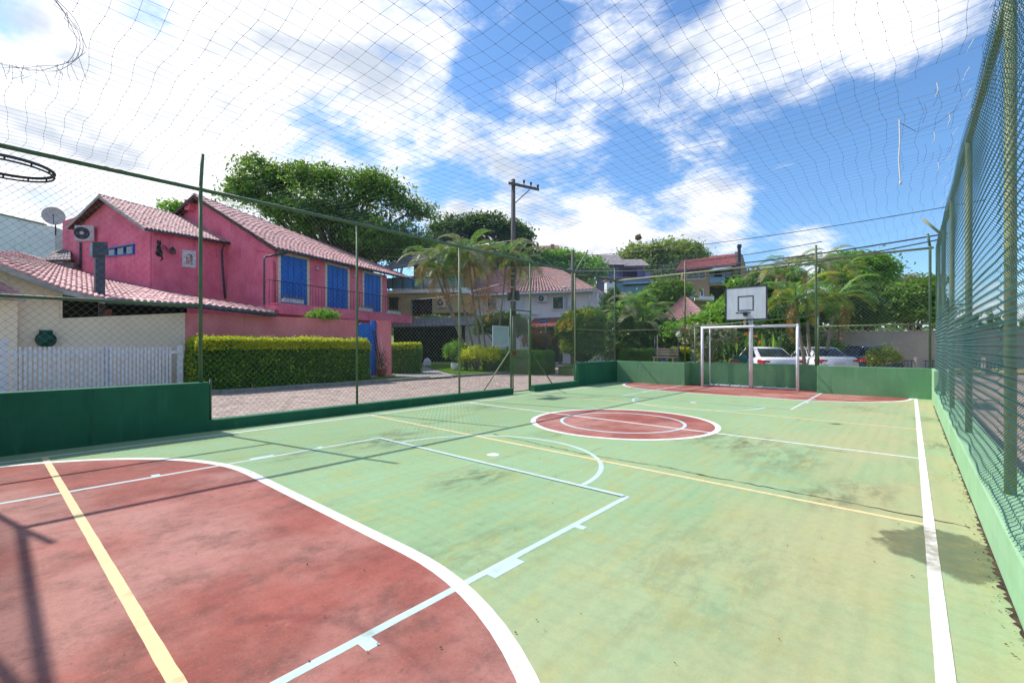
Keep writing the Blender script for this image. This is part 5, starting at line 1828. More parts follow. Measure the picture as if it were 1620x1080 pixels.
def tree(name, label, cat, base, blobs, clumps, per, size, spread, leafm, barkm='bark', trunk=.22, limbs=10, group=None, flat=.6, lo=.55, fork=.45, asp=.5, up=.5):
    t = thing(name, label, cat, base, group)
    m, cl = crown(blobs, clumps, per, size, spread, flat, lo, up, asp)
    obj('crown', m, M[leafm], t, kind='stuff')
    top = np.mean([b[0] for b in blobs], axis=0)
    mt = MB()
    f = base + (top - base) * fork
    mid = lerp(base, f, .5) + A(*(rng.normal(0, .12, 2)), 0)
    mt.tubes([[base - UP * .2, base + UP * .15, mid, f]], [trunk * 1.35, trunk * 1.05, trunk * .9, trunk * .75], 9)
    sel = cl[rng.choice(len(cl), min(limbs, len(cl)), replace=False)]
    for e in sel:
        a = lerp(f, e, .35) + UP * .12 * np.linalg.norm(e - f) * .5 + rng.normal(0, .1, 3) * trunk * 2
        b = lerp(f, e, .7) + UP * .08 * np.linalg.norm(e - f) + rng.normal(0, .1, 3) * trunk * 2
        mt.tubes([[f - UP * trunk * .5, a, b, e]], [trunk * .55, trunk * .36, trunk * .2, trunk * .07], 6)
    obj('trunk', mt, M[barkm], t, True)
    return t


def bush(name, label, cat, base, blobs, clumps, per, size, spread, leafm, group=None, lo=.6, core=True, flat=.8, asp=.5):
    t = thing(name, label, cat, base, group)
    m, cl = crown(blobs, clumps, per, size, spread, flat, lo, .35, asp)
    obj('foliage', m, M[leafm], t, kind='stuff')
    if core:
        st = MB()
        for e in cl[:14]:
            st.tubes([[base + rng.normal(0, .06, 3) * A(1, 1, 0), lerp(base, e, .5) + rng.normal(0, .06, 3), e]], [.03, .02, .008], 5)
        obj('stems', st, M['bark'], t)
    return t


def hedge(label, o, u, L, wd, h, n, size, top_frac=.0, leafm='leaf_hedge', topm='leaf_gold', cat='hedge', rnd=.12, topn=None):
    """clipped box hedge along u: leaves packed in the outer skin, golden new growth on top"""
    u = nrm(u)
    v = np.cross(UP, u)
    t = thing('hedge', label, cat, o + u * L / 2, 'clipped hedges')

    def skin(n, faces):
        fs = rng.choice(len(faces), n, p=np.array([f[1] for f in faces]) / sum(f[1] for f in faces))
        a, b, dp = rng.random(n), rng.random(n), rng.gamma(1.6, .035, n)
        P_ = np.zeros((n, 3))
        Nn = np.zeros((n, 3))
        for i, (k, _) in enumerate(faces):
            s_ = fs == i
            if k == 'f':
                P_[s_] = np.stack([a[s_] * L, dp[s_] * 0 + wd / 2 - dp[s_], b[s_] * h], -1)
                Nn[s_] = (0, 1, 0)
            if k == 'b':
                P_[s_] = np.stack([a[s_] * L, -wd / 2 + dp[s_], b[s_] * h], -1)
                Nn[s_] = (0, -1, 0)
            if k == 'F':          # upper edge of the front, where the new shoots are
                P_[s_] = np.stack([a[s_] * L, wd / 2 + .03 - dp[s_] * .6, h * (1.0 - .17 * b[s_] ** 1.3)], -1)
                Nn[s_] = (0, .7, .7)
            if k == 't':
                P_[s_] = np.stack([a[s_] * L, (b[s_] - .5) * wd, h - dp[s_]], -1)
                Nn[s_] = (0, 0, 1)
            if k == 'l':
                P_[s_] = np.stack([dp[s_], (a[s_] - .5) * wd, b[s_] * h], -1)
                Nn[s_] = (-1, 0, 0)
            if k == 'r':
                P_[s_] = np.stack([L - dp[s_], (a[s_] - .5) * wd, b[s_] * h], -1)
                Nn[s_] = (1, 0, 0)
        # round the edges and let the surface bulge a little
        x, y, z = P_[:, 0], P_[:, 1], P_[:, 2]
        bl_ = (.04 * np.sin(x * 2.3 + z * 3) + .03 * np.sin(x * 5.1 + y * 4)) * np.where(np.abs(Nn[:, 2]) > .5, .35, 1)
        P_ = P_ + Nn * bl_[:, None]
        ez = np.clip((z - (h - rnd)) / rnd, 0, 1)
        ex = np.clip((rnd - x) / rnd, 0, 1) - np.clip((x - L + rnd) / rnd, 0, 1)
        ey = np.clip((np.abs(y) - wd / 2 + rnd) / rnd, 0, 1)
        P_[:, 2] -= rnd * .5 * (ey ** 2 + ex ** 2) * (z > h * .5)
        P_[:, 0] += ex * ez * rnd * .4
        W_ = o + P_[:, :1] * u + P_[:, 1:2] * -v + P_[:, 2:] * UP
        NW = Nn[:, :1] * u + Nn[:, 1:2] * -v + Nn[:, 2:] * UP
        return W_, NW

    W_, NW = skin(n, [('f', L * h), ('b', L * h * .5), ('t', L * wd * (.35 if topm else 1)), ('l', wd * h), ('r', wd * h)])
    obj('foliage', MB().leaves(W_, size, NW * .9 + UP * .25, .8, .55), M[leafm], t, kind='stuff')
    if topm:
        nt_ = topn or int(n * .3)
        W_, NW = skin(nt_, [('t', L * wd), ('F', L * h * .38), ('f', L * h * .05), ('l', wd * h * .3)])
        W_ = W_ + UP * (rng.uniform(0, .09, (nt_, 1)) + (rng.random((nt_, 1)) < .05) * rng.uniform(0, .12, (nt_, 1)))
        obj('new_growth', MB().leaves(W_, size, NW * .7 + UP * .4, .9, .55), M[topm], t, kind='stuff')
    core = MB().cbox(o + u * L / 2 + UP * (h / 2 - .08), u * (L / 2 - .16), v * (wd / 2 - .14), UP * (h / 2 - .1))
    obj('twigs', core, M['hill'], t)
    return t


FROND = {}


def frond_mesh(key, length, droop, m, pairs=26, llen=.62, curl=1.0):
    """an arching feather leaf in its own coordinates, growing along +x from the origin"""
    k = (key, m)
    if k in FROND:
        return FROND[k]
    mbf = MB()
    t_ = np.linspace(0, 1, 14)
    x = length * (t_ * .95 - .12 * t_ ** 3)
    z = length * (.55 * t_ - droop * t_ ** 2.2)
    P_ = np.stack([x, 0 * x, z], -1)
    mbf.tubes([P_], np.linspace(.022, .005, 14), 4)
    V, Fc = [], []
    for i in range(pairs):
        u = .14 + .86 * (i + .5) / pairs
        p = A(np.interp(u, t_, x), 0, np.interp(u, t_, z))
        p2 = A(np.interp(u + .02, t_, x), 0, np.interp(u + .02, t_, z))
        tg = nrm(p2 - p) if u < .97 else nrm(P_[-1] - P_[-2])
        ll = llen * math.sin(math.pi * (.15 + .8 * u)) ** .7
        for s_ in (-1, 1):
            d_ = nrm(tg * .75 + A(0, s_ * .8, .28 + random.uniform(-.15, .1)))
            e1 = p + d_ * ll * .55
            e2 = p + d_ * ll * .9 + A(0, 0, -.28 * ll * curl)
            w_ = nrm(np.cross(d_, UP)) * .022
            w_ = tg * .024
            b = len(V)
            V += [p - w_ * .6, p + w_ * .6, e1 + w_, e1 - w_, e2]
            Fc += [(b, b + 1, b + 2, b + 3), (b + 3, b + 2, b + 4)]
    mbf.add(V, Fc)
    me = mbf.mesh('frond')
    me.materials.append(M[m])
    FROND[k] = me
    return me


def palm(name, label, base, top, nf, length, mats, droop=.55, r=.09, group='palms', ring=True, dry=0, spread=(.1, 1.05), scale=1.0):
    t = thing(name, label, 'palm', base, group)
    base, top = np.asarray(base), np.asarray(top)
    n = 16
    pts = [lerp(base, top, i / n) + A(math.sin(i * .4) * .02, math.cos(i * .5) * .02, 0) + (top - base) * A(1, 1, 0) * (.12 * (i / n) * (1 - i / n)) for i in range(n + 1)]
    mt = MB().tubes([pts], [r * (1.25 if i == 0 else 1.0 - .25 * i / n) * (1.06 if i % 2 else .97) for i in range(n + 1)], 9)
    obj('trunk', mt, M['bark_pale'], t, True)
    sh = MB().tubes([[top, top + nrm(top - base) * .5 * scale, top + nrm(top - base) * .9 * scale]], [r * .85, r * .9, r * .35], 8)
    obj('crownshaft', sh, M['frond_mesh_stem' if 'frond_mesh_stem' in M else 'leaf_olive'], t, True)
    hd = top + nrm(top - base) * .75 * scale
    for i in range(nf):
        a = i * 2.399 + random.uniform(-.25, .25)
        el_ = lerp(spread[1], spread[0], i / max(1, nf - 1)) + random.uniform(-.12, .12)
        isdry = i >= nf - dry
        m = 'frond_dry' if isdry else random.choice(mats)
        me = frond_mesh(('d' if isdry else 'f') + str(i % 3), length, droop * (1.5 if isdry else 1) * (.85 + .15 * (i % 3)), m, curl=1.6 if isdry else 1.0)
        o = bpy.data.objects.new('frond', me)
        COL.objects.link(o)
        o.parent = t
        o.location = tuple(hd - root_loc(t))
        o.rotation_euler = (0, -(el_ - .5) if not isdry else .75, a)
        s_ = random.uniform(.8, 1.1) * (.85 if isdry else 1)
        o.scale = (s_, s_, s_)
    return t


# ------------------------------------------------------------------ hedges and shrubs along the street
HX = -18.05
hedge('long clipped hedge with golden tips before the pink garden wall', A(HX, 4.3, .02), A(0, 1, 0), 6.4, 1.35, 1.72, 26000, .085, rnd=.2, topn=19000)
hedge('short clipped hedge beyond the pink pier, its top edge yellow', Gd(616, 24.5), A(.5, .87, 0), 1.7, 1.1, 1.62, 6000, .08, topn=1300)
hd_u = nrm(Gd(872, 24.0) - Gd(776, 26.0))
hedge('clipped green hedge on the street corner behind the gate', Gd(776, 26.5), hd_u, np.linalg.norm(Gd(872, 24.0) - Gd(776, 26.0)), 1.5, 1.22, 17000, .075, topm='leaf_bright', topn=2600)
b0 = Gd(722, 27)
tp_ = thing('topiary_ball', 'clipped round bush in a pale pot on the lawn', 'topiary', b0)
obj('pot', MB().lathe(b0, [(.18, 0), (.30, .18), (.34, .4), (.30, .52), (.26, .52)], 16), M['flower_white'], tp_, True)
m_, c_ = crown([(b0 + UP * 1.08, .68, .68, .62)], 500, 14, .075, .07, 1, .86)
obj('foliage', m_, M['leaf_bright'], tp_, kind='stuff')
obj('twigs', MB().blob(b0 + UP * 1.05, (.54, .54, .5), 10, 7), M['hill'], tp_)
for i, (px, py, d, rx, ry) in enumerate(((753, 561, 26, 16, 12), (778, 563, 25.5, 14, 11), (738, 566, 26.4, 9, 8))):
    bush('golden_shrub', ('loose golden leaved shrub right of the round potted bush', 'golden leaved shrub beside the clipped corner hedge', 'small golden shrub close to the round potted bush')[i], 'shrub', Gd(px, d), [blob_px(px, py, d, rx, ry)], 130, 12, .13, .14, 'leaf_gold', 'golden shrubs on the lawn', flat=.9)
for i, x in enumerate((-20.8, -19.9, -19.2)):
    c = A(x, 22.9 + i * .35, .05)
    o = tag(obj('flower_patch', MB().leaves(c + rng.normal(0, 1, (70, 3)) * A(.25, .2, .05) + UP * .08, .09, None, 1, .8), M['flower_red'] if i % 2 else M['flower_white'], None, kind='stuff'), ('pale ground flowers at the edge of the lawn', 'pink ground flowers in the middle of the lawn edge', 'white ground flowers nearest the corner hedge')[i], 'flowers')
tree('clipped_tree', 'dark clipped round headed tree on thin stems behind the plate on the fence', 'tree', Gd(768, 29.5), [blob_px(778, 520, 29.5, 26, 21), blob_px(808, 521, 29.5, 24, 23), blob_px(792, 510, 29.5, 26, 14)], 1700, 16, .11, .10, 'leaf_dark', 'bark', .07, 6, None, .9, .9, .6)
sh_b = Gd(920, 27.5)
bs = bush('flowering_shrub', 'tall rounded shrub with a golden crown and yellow flowers by the street', 'shrub', sh_b,
          [blob_px(922, 545, 27.5, 30, 34), blob_px(918, 520, 27.5, 34, 26), blob_px(930, 512, 27.5, 28, 22)], 2400, 16, .12, .10, 'leaf_hedge', None, .88)
obj('twigs', MB().blob(blob_px(921, 545, 27.5, 24, 30)[0], np.array(blob_px(921, 545, 27.5, 24, 28)[1:]), 12, 8), M['hill'], bs)
m_, c_ = crown([blob_px(922, 509, 27.5, 30, 17), blob_px(905, 520, 27.3, 22, 16), blob_px(896, 548, 27.0, 8, 14)], 620, 16, .13, .10, .8, .93)
obj('golden_tips', m_, M['leaf_gold'], bs, kind='stuff')
m_, c_ = crown([blob_px(900, 519, 26.7, 17, 14)], 46, 5, .16, .05, 1, .5, .3, .95)
obj('flowers', m_, M['flower_yellow'], bs, kind='stuff')
bush('wine_red_shrub', 'dull wine red shrub in the shade under the porch roof', 'shrub', Gd(850, 34), [blob_px(850, 540, 34, 22, 20)], 260, 12, .14, .16, 'leaf_red')
bush('wall_top_plant', 'pale green plant spilling over the top of the pink garden wall', 'plant', GW.pt(510, 520, -.6), [(GW.pt(510, 500, -.4), 1.05, .4, .18)], 240, 12, .10, .09, 'leaf_bright', core=False)
bush('climbing_plant', 'dark creeper covering the side of the pale house', 'plant', Gd(962, 34), [blob_px(962, 520, 34, 16, 50), blob_px(970, 480, 34, 14, 22), blob_px(955, 550, 33, 14, 22)], 700, 14, .16, .2, 'leaf_dark')

# big broad tree behind the pink house
bt = Gd(545, 42)
tree('broad_tree', 'great broad leaved tree towering behind the pink house', 'tree', bt,
     [blob_px(x, y, d, rx, ry) for x, y, d, rx, ry in ((415, 300, 41, 44, 34), (402, 262, 41, 20, 16), (480, 296, 42, 50, 30), (545, 300, 42, 50, 32), (600, 312, 42, 44, 36), (640, 335, 42, 34, 34), (672, 342, 42, 20, 20), (500, 345, 42, 80, 34), (600, 385, 41, 60, 44), (540, 365, 43, 70, 44), (655, 392, 42, 34, 32), (390, 318, 42, 34, 22), (590, 284, 42, 24, 14), (455, 272, 41, 24, 14), (520, 278, 42, 22, 12))],
     1700, 28, .27, .42, 'leaf_big', 'bark', .42, 40, 'tall trees behind the houses', .55, .42, .45)
tree('small_tree', 'tip of a light green tree between the two gables of the pink house', 'tree', Gd(275, 40), [blob_px(276, 332, 40, 16, 9), blob_px(285, 345, 40, 16, 12)], 60, 24, .3, .4, 'leaf_bright', 'bark', .14, 6, 'tall trees behind the houses')
for i, (l, d, bl, lm, nc) in enumerate((
        ('dark lower tree filling the gap right of the pink roof', 46, ((600, 400, 40, 26), (650, 405, 34, 26), (690, 412, 26, 22), (560, 395, 40, 26)), 'leaf_dark', 420),
        ('dark layered tree left of the utility pole', 58, ((720, 370, 40, 26), (765, 362, 36, 22), (800, 372, 26, 22), (700, 395, 40, 26)), 'leaf_dark', 420),
        ('dark bushy tree behind the utility pole', 62, ((815, 395, 26, 34), (800, 420, 34, 30), (825, 375, 14, 14)), 'leaf_dark', 380),
        ('flat topped light green tree behind the hipped roof', 64, ((880, 414, 40, 13), (915, 420, 34, 12), (855, 420, 30, 16), (940, 434, 16, 10), (900, 430, 50, 14)), 'leaf_bright', 620),
        ('umbrella shaped olive green tree left of the brick house', 84, ((1050, 405, 58, 18), (1010, 408, 34, 16), (1090, 418, 34, 18), (1045, 425, 62, 18), (1075, 400, 30, 12)), 'leaf_olive', 700),
        ('dark tree below the umbrella shaped one', 70, ((1060, 450, 50, 22), (1030, 470, 40, 20), (1075, 440, 30, 20)), 'leaf_dark', 420),
        ('low dark tree behind the maroon roof', 48, ((1060, 462, 30, 18), (1040, 478, 26, 22)), 'leaf', 240),
        ('bright green bushy tree left of the backboard', 27, ((1080, 524, 16, 8), (1106, 515, 18, 11), (1136, 503, 14, 17), (1122, 524, 30, 13)), 'leaf_bright', 430),
        ('yellow green upright tree just above the backboard', 32, ((1166, 453, 7, 6), (1186, 457, 11, 8), (1166, 480, 11, 11), (1196, 466, 14, 11), (1146, 487, 7, 7)), 'leaf_bright', 330),
        ('dark bush row right of the brick house', 60, ((1190, 445, 24, 12), (1215, 440, 26, 12), (1240, 450, 24, 18)), 'leaf', 260),
        ('open branched tree right of the palms', 40, ((1345, 415, 34, 13), (1375, 418, 26, 16), (1400, 425, 18, 11), (1330, 440, 36, 18), (1375, 455, 34, 14), (1395, 440, 20, 9)), 'leaf_bright', 330),
        ('dark dense tree below the open branched one', 36, ((1365, 480, 50, 28), (1330, 490, 36, 28), (1400, 490, 40, 24)), 'leaf_dark', 560),
        ('leafy tree against the right hand corner of the far fence', 34, ((1445, 475, 30, 26), (1420, 478, 28, 22), (1465, 490, 26, 26), (1440, 500, 44, 20), (1470, 450, 14, 12)), 'leaf', 520),
        ('grey green tree top by the far right corner', 46, ((1432, 448, 20, 8), (1450, 455, 18, 10)), 'leaf_grey', 90),
        ('dark tree mass behind the white goal', 27, ((1215, 525, 46, 34), (1180, 530, 40, 26), (1245, 530, 34, 30)), 'leaf_dark', 560),
        ('dark shady tree behind the bench', 30, ((1010, 545, 40, 26), (1050, 535, 36, 26), (985, 535, 24, 36)), 'leaf_dark', 520),
        ('wall of dark foliage left of the tall palms', 30, ((1210, 470, 34, 36), (1235, 500, 30, 34), (1330, 500, 50, 40)), 'leaf_dark', 560))):
    px = np.mean([b[0] for b in bl])
    g0 = Gd(px, d)
    g0[2] = hill_h(g0[0], g0[1]) - .1
    nc = int(nc * 1.2)
    tree('tree', l, 'tree', g0, [blob_px(x, y, d, rx, ry) for x, y, rx, ry in bl], nc, 24, .0052 * d + .10, .0075 * d + .06, lm, 'bark', .10 + .002 * d, 9, 'trees behind the court', .6, .5)
# leafy undergrowth closing the view low down behind the far fence
for i, (l, d, bl, lm, nc) in enumerate((
        ('dark undergrowth at the left end behind the bench', 33, ((1000, 560, 40, 16), (960, 560, 30, 20)), 'leaf_dark', 260),
        ('dark undergrowth behind the parked white sedan', 25, ((1160, 555, 50, 22), (1215, 550, 40, 22)), 'leaf_dark', 300),
        ('yellowish low bush behind the frangipani', 25, ((1125, 563, 16, 12),), 'leaf_olive', 90),
        ('green bushes along the grey boundary wall', 28, ((1300, 555, 26, 16), (1245, 550, 26, 20)), 'leaf', 220))):
    px = np.mean([b[0] for b in bl])
    bush('undergrowth', l, 'bush', Gd(px, d), [blob_px(x, y, d, rx, ry) for x, y, rx, ry in bl], nc, 18, .2, .22, lm, 'bushes behind the court')
hedge('dark clipped hedge behind the bench', Gd(985, 25.5, .36), nrm(Gd(1040, 24.5) - Gd(985, 25.5)), 2.0, .8, .95, 5000, .08, topm='leaf_hedge', topn=700)
hedge('clipped hedge with a bright yellow top right of the bench', Gd(1060, 24.0, .36), nrm(Gd(1086, 23.6) - Gd(1060, 24.0)), 1.0, .8, 1.0, 4200, .075, topn=1600)
bush('roadside_bush', 'small rounded bush with reddish shoots at the end of the parked cars', 'shrub', Gd(1392, 19.5), [blob_px(1396, 563, 19.5, 17, 14), blob_px(1410, 568, 19.5, 11, 9), blob_px(1386, 573, 19.5, 9, 9)], 330, 14, .09, .08, 'leaf_olive')
fg = Gd(1120, 21.5)
ft = tree('frangipani', 'spreading frangipani with grey green leaves left of the goal', 'tree', fg,
          [blob_px(1100, 525, 21.5, 24, 12), blob_px(1130, 527, 21.5, 26, 14), blob_px(1115, 540, 21.5, 30, 10), blob_px(1145, 535, 21.5, 14, 12)], 300, 9, .15, .16, 'leaf_grey', 'bark_pale', .09, 12, None, .6, .5, .3)
# strelitzia clump behind the car
sb = thing('bird_of_paradise', 'clump of upright paddle leaves with orange flowers behind the goal', 'plant', Gd(1195, 22))
pts = Gd(1195, 22) + rng.normal(0, 1, (34, 3)) * A(.55, .35, 0)
mbp = MB()
for p in pts:
    l = random.uniform(1.2, 2.2)
    q = p + A(random.uniform(-.35, .35), random.uniform(-.2, .2), l)
    mbp.tubes([[p, lerp(p, q, .6)]], .012, 4)
    d_ = nrm(q - p)
    s_ = nrm(np.cross(d_, rng.normal(size=3))) * .10
    a_ = lerp(p, q, .55)
    mbp.add([a_, lerp(a_, q, .5) + s_, q, lerp(a_, q, .5) - s_], [(0, 1, 2, 3)])
obj('paddle_leaves', mbp, M['leaf'], sb, kind='stuff')
for px, py in ((1196, 531), (1203, 541), (1164, 543), (1167, 537), (1180, 528)):
    p = C(px, py, 21.4)
    obj('flower', MB().leaves(p + rng.normal(0, .03, (6, 3)), .2, None, 1, .3), M['flower_orange'], sb)

# palm cluster by the street
pc0 = Gd(748, 28.5)
specs = [(752, 572, 690, 432, 3, 0), (757, 572, 722, 430, 2, 0), (765, 572, 742, 420, 3, 0), (774, 570, 752, 440, 2, 1), (782, 570, 800, 425, 2, 1), (798, 568, 815, 440, 2, 1), (745, 570, 705, 455, 3, 1)]
lbl = ['leftmost leaning palm of the cluster, its lower fronds dried orange', 'second palm of the cluster, leaning left over the lawn', 'central palm of the cluster with the greenest crown', 'thin palm right of the middle of the cluster',
       'palm of the cluster reaching towards the utility pole', 'rightmost palm of the cluster, in front of the utility pole', 'short palm of the cluster with mostly dry fronds']
for (bx_, by_, tx, ty, dry, thin), l in zip(specs, lbl):
    b_ = Gd(bx_, 28.3)
    palm('palm', l, b_, C(tx, ty, 28.0), 18, 2.4 if not thin else 2.0, ['frond', 'frond', 'frond_yellow', 'frond_pale'] if dry < 3 else ['frond', 'frond', 'frond_pale'], .66, .085 if not thin else .065, 'areca palms by the street', dry=dry + 1)
for i, (px, py) in enumerate(((712, 467), (745, 480), (775, 490), (768, 468))):
    p = C(px, py, 27.8)
    o = obj('seed_cluster', MB().leaves(p + rng.normal(0, 1, (190, 3)) * A(.34, .34, .40), .13, None, 1, .6), M['seed_orange'], None, kind='stuff')
    tag(o, ('large hanging orange seed cluster under the leftmost palm', 'orange seed cluster low in the palm cluster', 'small red orange seed cluster near the clipped tree', 'pale orange seed cluster in the middle of the palms')[i], 'seed cluster', 'seed clusters under the palms')
# banana-like palms behind the corner
for i, (bx_, tx, ty, d, nf, ln) in enumerate(((985, 985, 512, 31, 12, 1.5), (1003, 1003, 496, 32, 13, 1.6), (1020, 1018, 512, 31, 12, 1.4), (1036, 1030, 522, 32, 11, 1.2), (1012, 1012, 535, 30, 11, 1.3))):
    palm('palm', ('bushy palm in the corner beside the pale house', 'taller bushy palm under the lilac house', 'bushy palm with pale hanging fronds behind the corner post', 'ragged palm left of the maroon roof', 'low palm close behind the corner of the court')[i],
         Gd(bx_, d), C(tx, ty, d), nf, ln, ['frond', 'frond', 'frond_pale', 'leaf_bright'], .6, .10, 'bushy palms behind the corner', dry=1)
# tall palms right of the goal
for i, (bx_, tx, ty, d, nf, ln, mt_, dr) in enumerate(((1256, 1253, 448, 27, 14, 2.6, ['frond', 'frond_yellow'], 2), (1276, 1262, 500, 21.5, 15, 1.9, ['frond_yellow', 'frond', 'frond'], 1), (1283, 1278, 505, 21.7, 13, 1.7, ['frond_yellow', 'frond'], 1),
                                                       (1292, 1296, 440, 28, 14, 2.6, ['frond', 'frond_yellow', 'frond_pale'], 2), (1300, 1318, 500, 21.5, 13, 2.1, ['frond_yellow', 'frond', 'frond'], 2), (1245, 1232, 460, 28, 12, 2.4, ['frond', 'frond_pale'], 1), (1325, 1330, 450, 29, 13, 2.6, ['frond', 'frond_yellow'], 1))):
    palm('palm', ('tall palm behind the right end of the backboard', 'yellowing palm just right of the backboard', 'thin yellow palm next to the tall fence post', 'tall green palm behind the fence post by the goal', 'palm arching right over the parked cars', 'green palm partly hidden by the backboard', 'tall palm farthest right, before the open branched tree')[i],
         Gd(bx_, d), C(tx, ty, d), nf, ln, mt_, .66, .085, 'palms behind the goal', dry=dr)

# ------------------------------------------------------------------ street furniture
bn = thing('park_bench', 'plain timber bench in the shade behind the far wall', 'bench', Gd(1052, 23.5))
c = Gd(1052, 23.5, .45)
bu = nrm(Gd(1066, 23.2) - Gd(1040, 23.8))
bv_ = np.cross(UP, bu)
for k in range(4):
    obj('seat_slat', MB().cbox(c + UP * .46 + bv_ * (.17 - k * .11), bu * .62, bv_ * .045, UP * .02), M['bark_pale'], bn)
for k in range(3):
    obj('back_slat', MB().cbox(c + UP * (.62 + k * .13) + bv_ * .26, bu * .62, bv_ * .015, UP * .05), M['bark_pale'], bn)
for s_ in (-.5, .5):
    obj('leg', MB().cbox(c + bu * s_ + UP * .22, bu * .04, bv_ * .2, UP * .22).cbox(c + bu * s_ + UP * .62 + bv_ * .29, bu * .03, bv_ * .02, UP * .38), M['bark_pale'], bn)
lm = thing('garden_lamp', 'white globe garden lamp left of the recess in the far fence', 'lamp', Gd(1074, 22.6))
c = Gd(1074, 22.6, .38)
zt_ = C(1074, 529, 22.6)[2]
obj('post', MB().rod(c, c + UP * (zt_ - .53), .035, 8), M['dark_steel'], lm)
obj('globe', MB().blob(C(1074, 529, 22.6), .15, 14, 10), M['flower_white'], lm, True)
for i, px in enumerate((1040, 1036)):
    pp = Gd(px, 23.2 + .5 * i)
    tag(obj('metal_pole', MB().rod(pp, pp + UP * (2.05 - .1 * i), .018, 8), M['concrete' if i == 0 else 'dark_steel'], None, True), ('thin pale pole at the left end of the bench', 'thin dark pole just left of the pale pole by the bench')[i], 'pole', 'thin poles by the bench')
wbn = Gd(1174, 21.2)
wh = thing('wheelie_bin', 'teal green wheeled bin beside the white sedan', 'bin', wbn)
obj('body', MB().add([wbn + A(*q) for q in [(-.22, -.25, .08), (.22, -.25, .08), (.22, .25, .08), (-.22, .25, .08), (-.29, -.33, .95), (.29, -.33, .95), (.29, .36, .95), (-.29, .36, .95)]], BOXF), M['teal_plastic'], wh)
obj('lid', MB().add([wbn + A(*q) for q in [(-.31, -.36, .955), (.31, -.36, .955), (.31, .38, .955), (-.31, .38, .955), (-.27, -.3, 1.06), (.27, -.3, 1.06), (.27, .36, 1.02), (-.27, .36, 1.02)]], BOXF), M['teal_plastic'], wh)
for s_ in (-.24, .24):
    obj('wheel', MB().lathe(wbn + A(s_ - .02, .3, .1), [(.1, 0), (.1, .05)], 14, A(1, 0, 0)), M['tyre'], wh)
tag(obj('orange_planter', MB().lathe(Gd(1163, 21), [(.16, .3), (.24, .5), (.26, .7), (.2, .85), (.1, .9)], 14).lathe(Gd(1163, 21), [(.2, 0), (.1, .1), (.1, .3)], 12), M['terracotta'], None, True), 'orange clay urn on the grass left of the teal bin', 'urn')
# blue street sign
sg0 = Gd(864, 31)
sg = thing('street_sign', 'small blue street name plate on a thin post before the porch', 'sign', sg0)
obj('post', MB().rod(sg0, sg0 + UP * (C(864, 504, 31)[2]), .035, 8), M['dark_steel'], sg, True)
obj('sign_face', HW.slab(MB(), [(853, 511), (865, 510.5), (865, 504.5), (853, 505)], 8.9, 8.93), M['street_blue'], sg) if False else obj('sign_face', MB().cbox(C(859.5, 507.5, 31), HW.u * .26, HW.n * .012, UP * .14), M['street_blue'], sg)
obj('sign_border', MB().cbox(C(859.5, 507.5, 31) + HW.n * .013, HW.u * .22, HW.n * .002, UP * .016), M['ac'], sg)

# grey boundary wall with coiled wire, behind the cars
WA, WBd = Gd(1205, 33), Gd(1640, 30)
wu = nrm(WBd - WA)
wn_ = np.cross(wu, UP)
WL = np.linalg.norm(WBd - WA)
gwl = thing('boundary_wall', 'long warm grey boundary wall topped with coiled wire, behind the parked cars', 'wall', (WA + WBd) / 2)
obj('wall_panel', MB().cbox((WA + WBd) / 2 + UP * 1.22, wu * WL / 2, wn_ * .1, UP * 1.25), M['grey_wall'], gwl)
obj('coping', MB().cbox((WA + WBd) / 2 + UP * 2.5, wu * WL / 2, wn_ * .14, UP * .028), M['grey_wall'], gwl)
tt = np.linspace(0, 1, 1500)
ph_ = tt * WL / .40 * 2 * np.pi
hel = WA + wu * (tt * WL)[:, None] + (UP * (2.80 + .26 * np.sin(ph_))[:, None]) + wn_ * (.26 * np.cos(ph_))[:, None]
obj('wire_coil', MB().tubes([hel], .011, 4), M['concrete'], gwl, kind='stuff')
LA, LB = Gd(1340, 24.5), Gd(1600, 23.5)
lu = nrm(LB - LA)
lf = thing('low_railing', 'low grey railing with a square pillar before the boundary wall', 'railing', (LA + LB) / 2)
LL = np.linalg.norm(LB - LA)
for z in (.25, .72):
    obj('rail', MB().cbox((LA + LB) / 2 + UP * z, lu * LL / 2, np.cross(lu, UP) * .02, UP * .02), M['dark_steel'], lf)
for k in range(46):
    p = lerp(LA, LB, (k + .5) / 46)
    obj('baluster', MB().cbox(p + UP * .48, lu * .01, np.cross(lu, UP) * .01, UP * .24), M['dark_steel'], lf)
for k, px in enumerate((1452, 1352, 1560)):
    p = Gd(px, 24)
    obj('pillar', MB().cbox(p + UP * .45, lu * .14, np.cross(lu, UP) * .14, UP * .45), M['grey_wall'], lf)
struct('dry_verge', MB().sheet([tuple(q[:2]) for q in (Gd(1310, 25.5), Gd(1640, 24.5), Gd(1640, 29.5), Gd(1310, 31))], .02), M['dry_grass'])


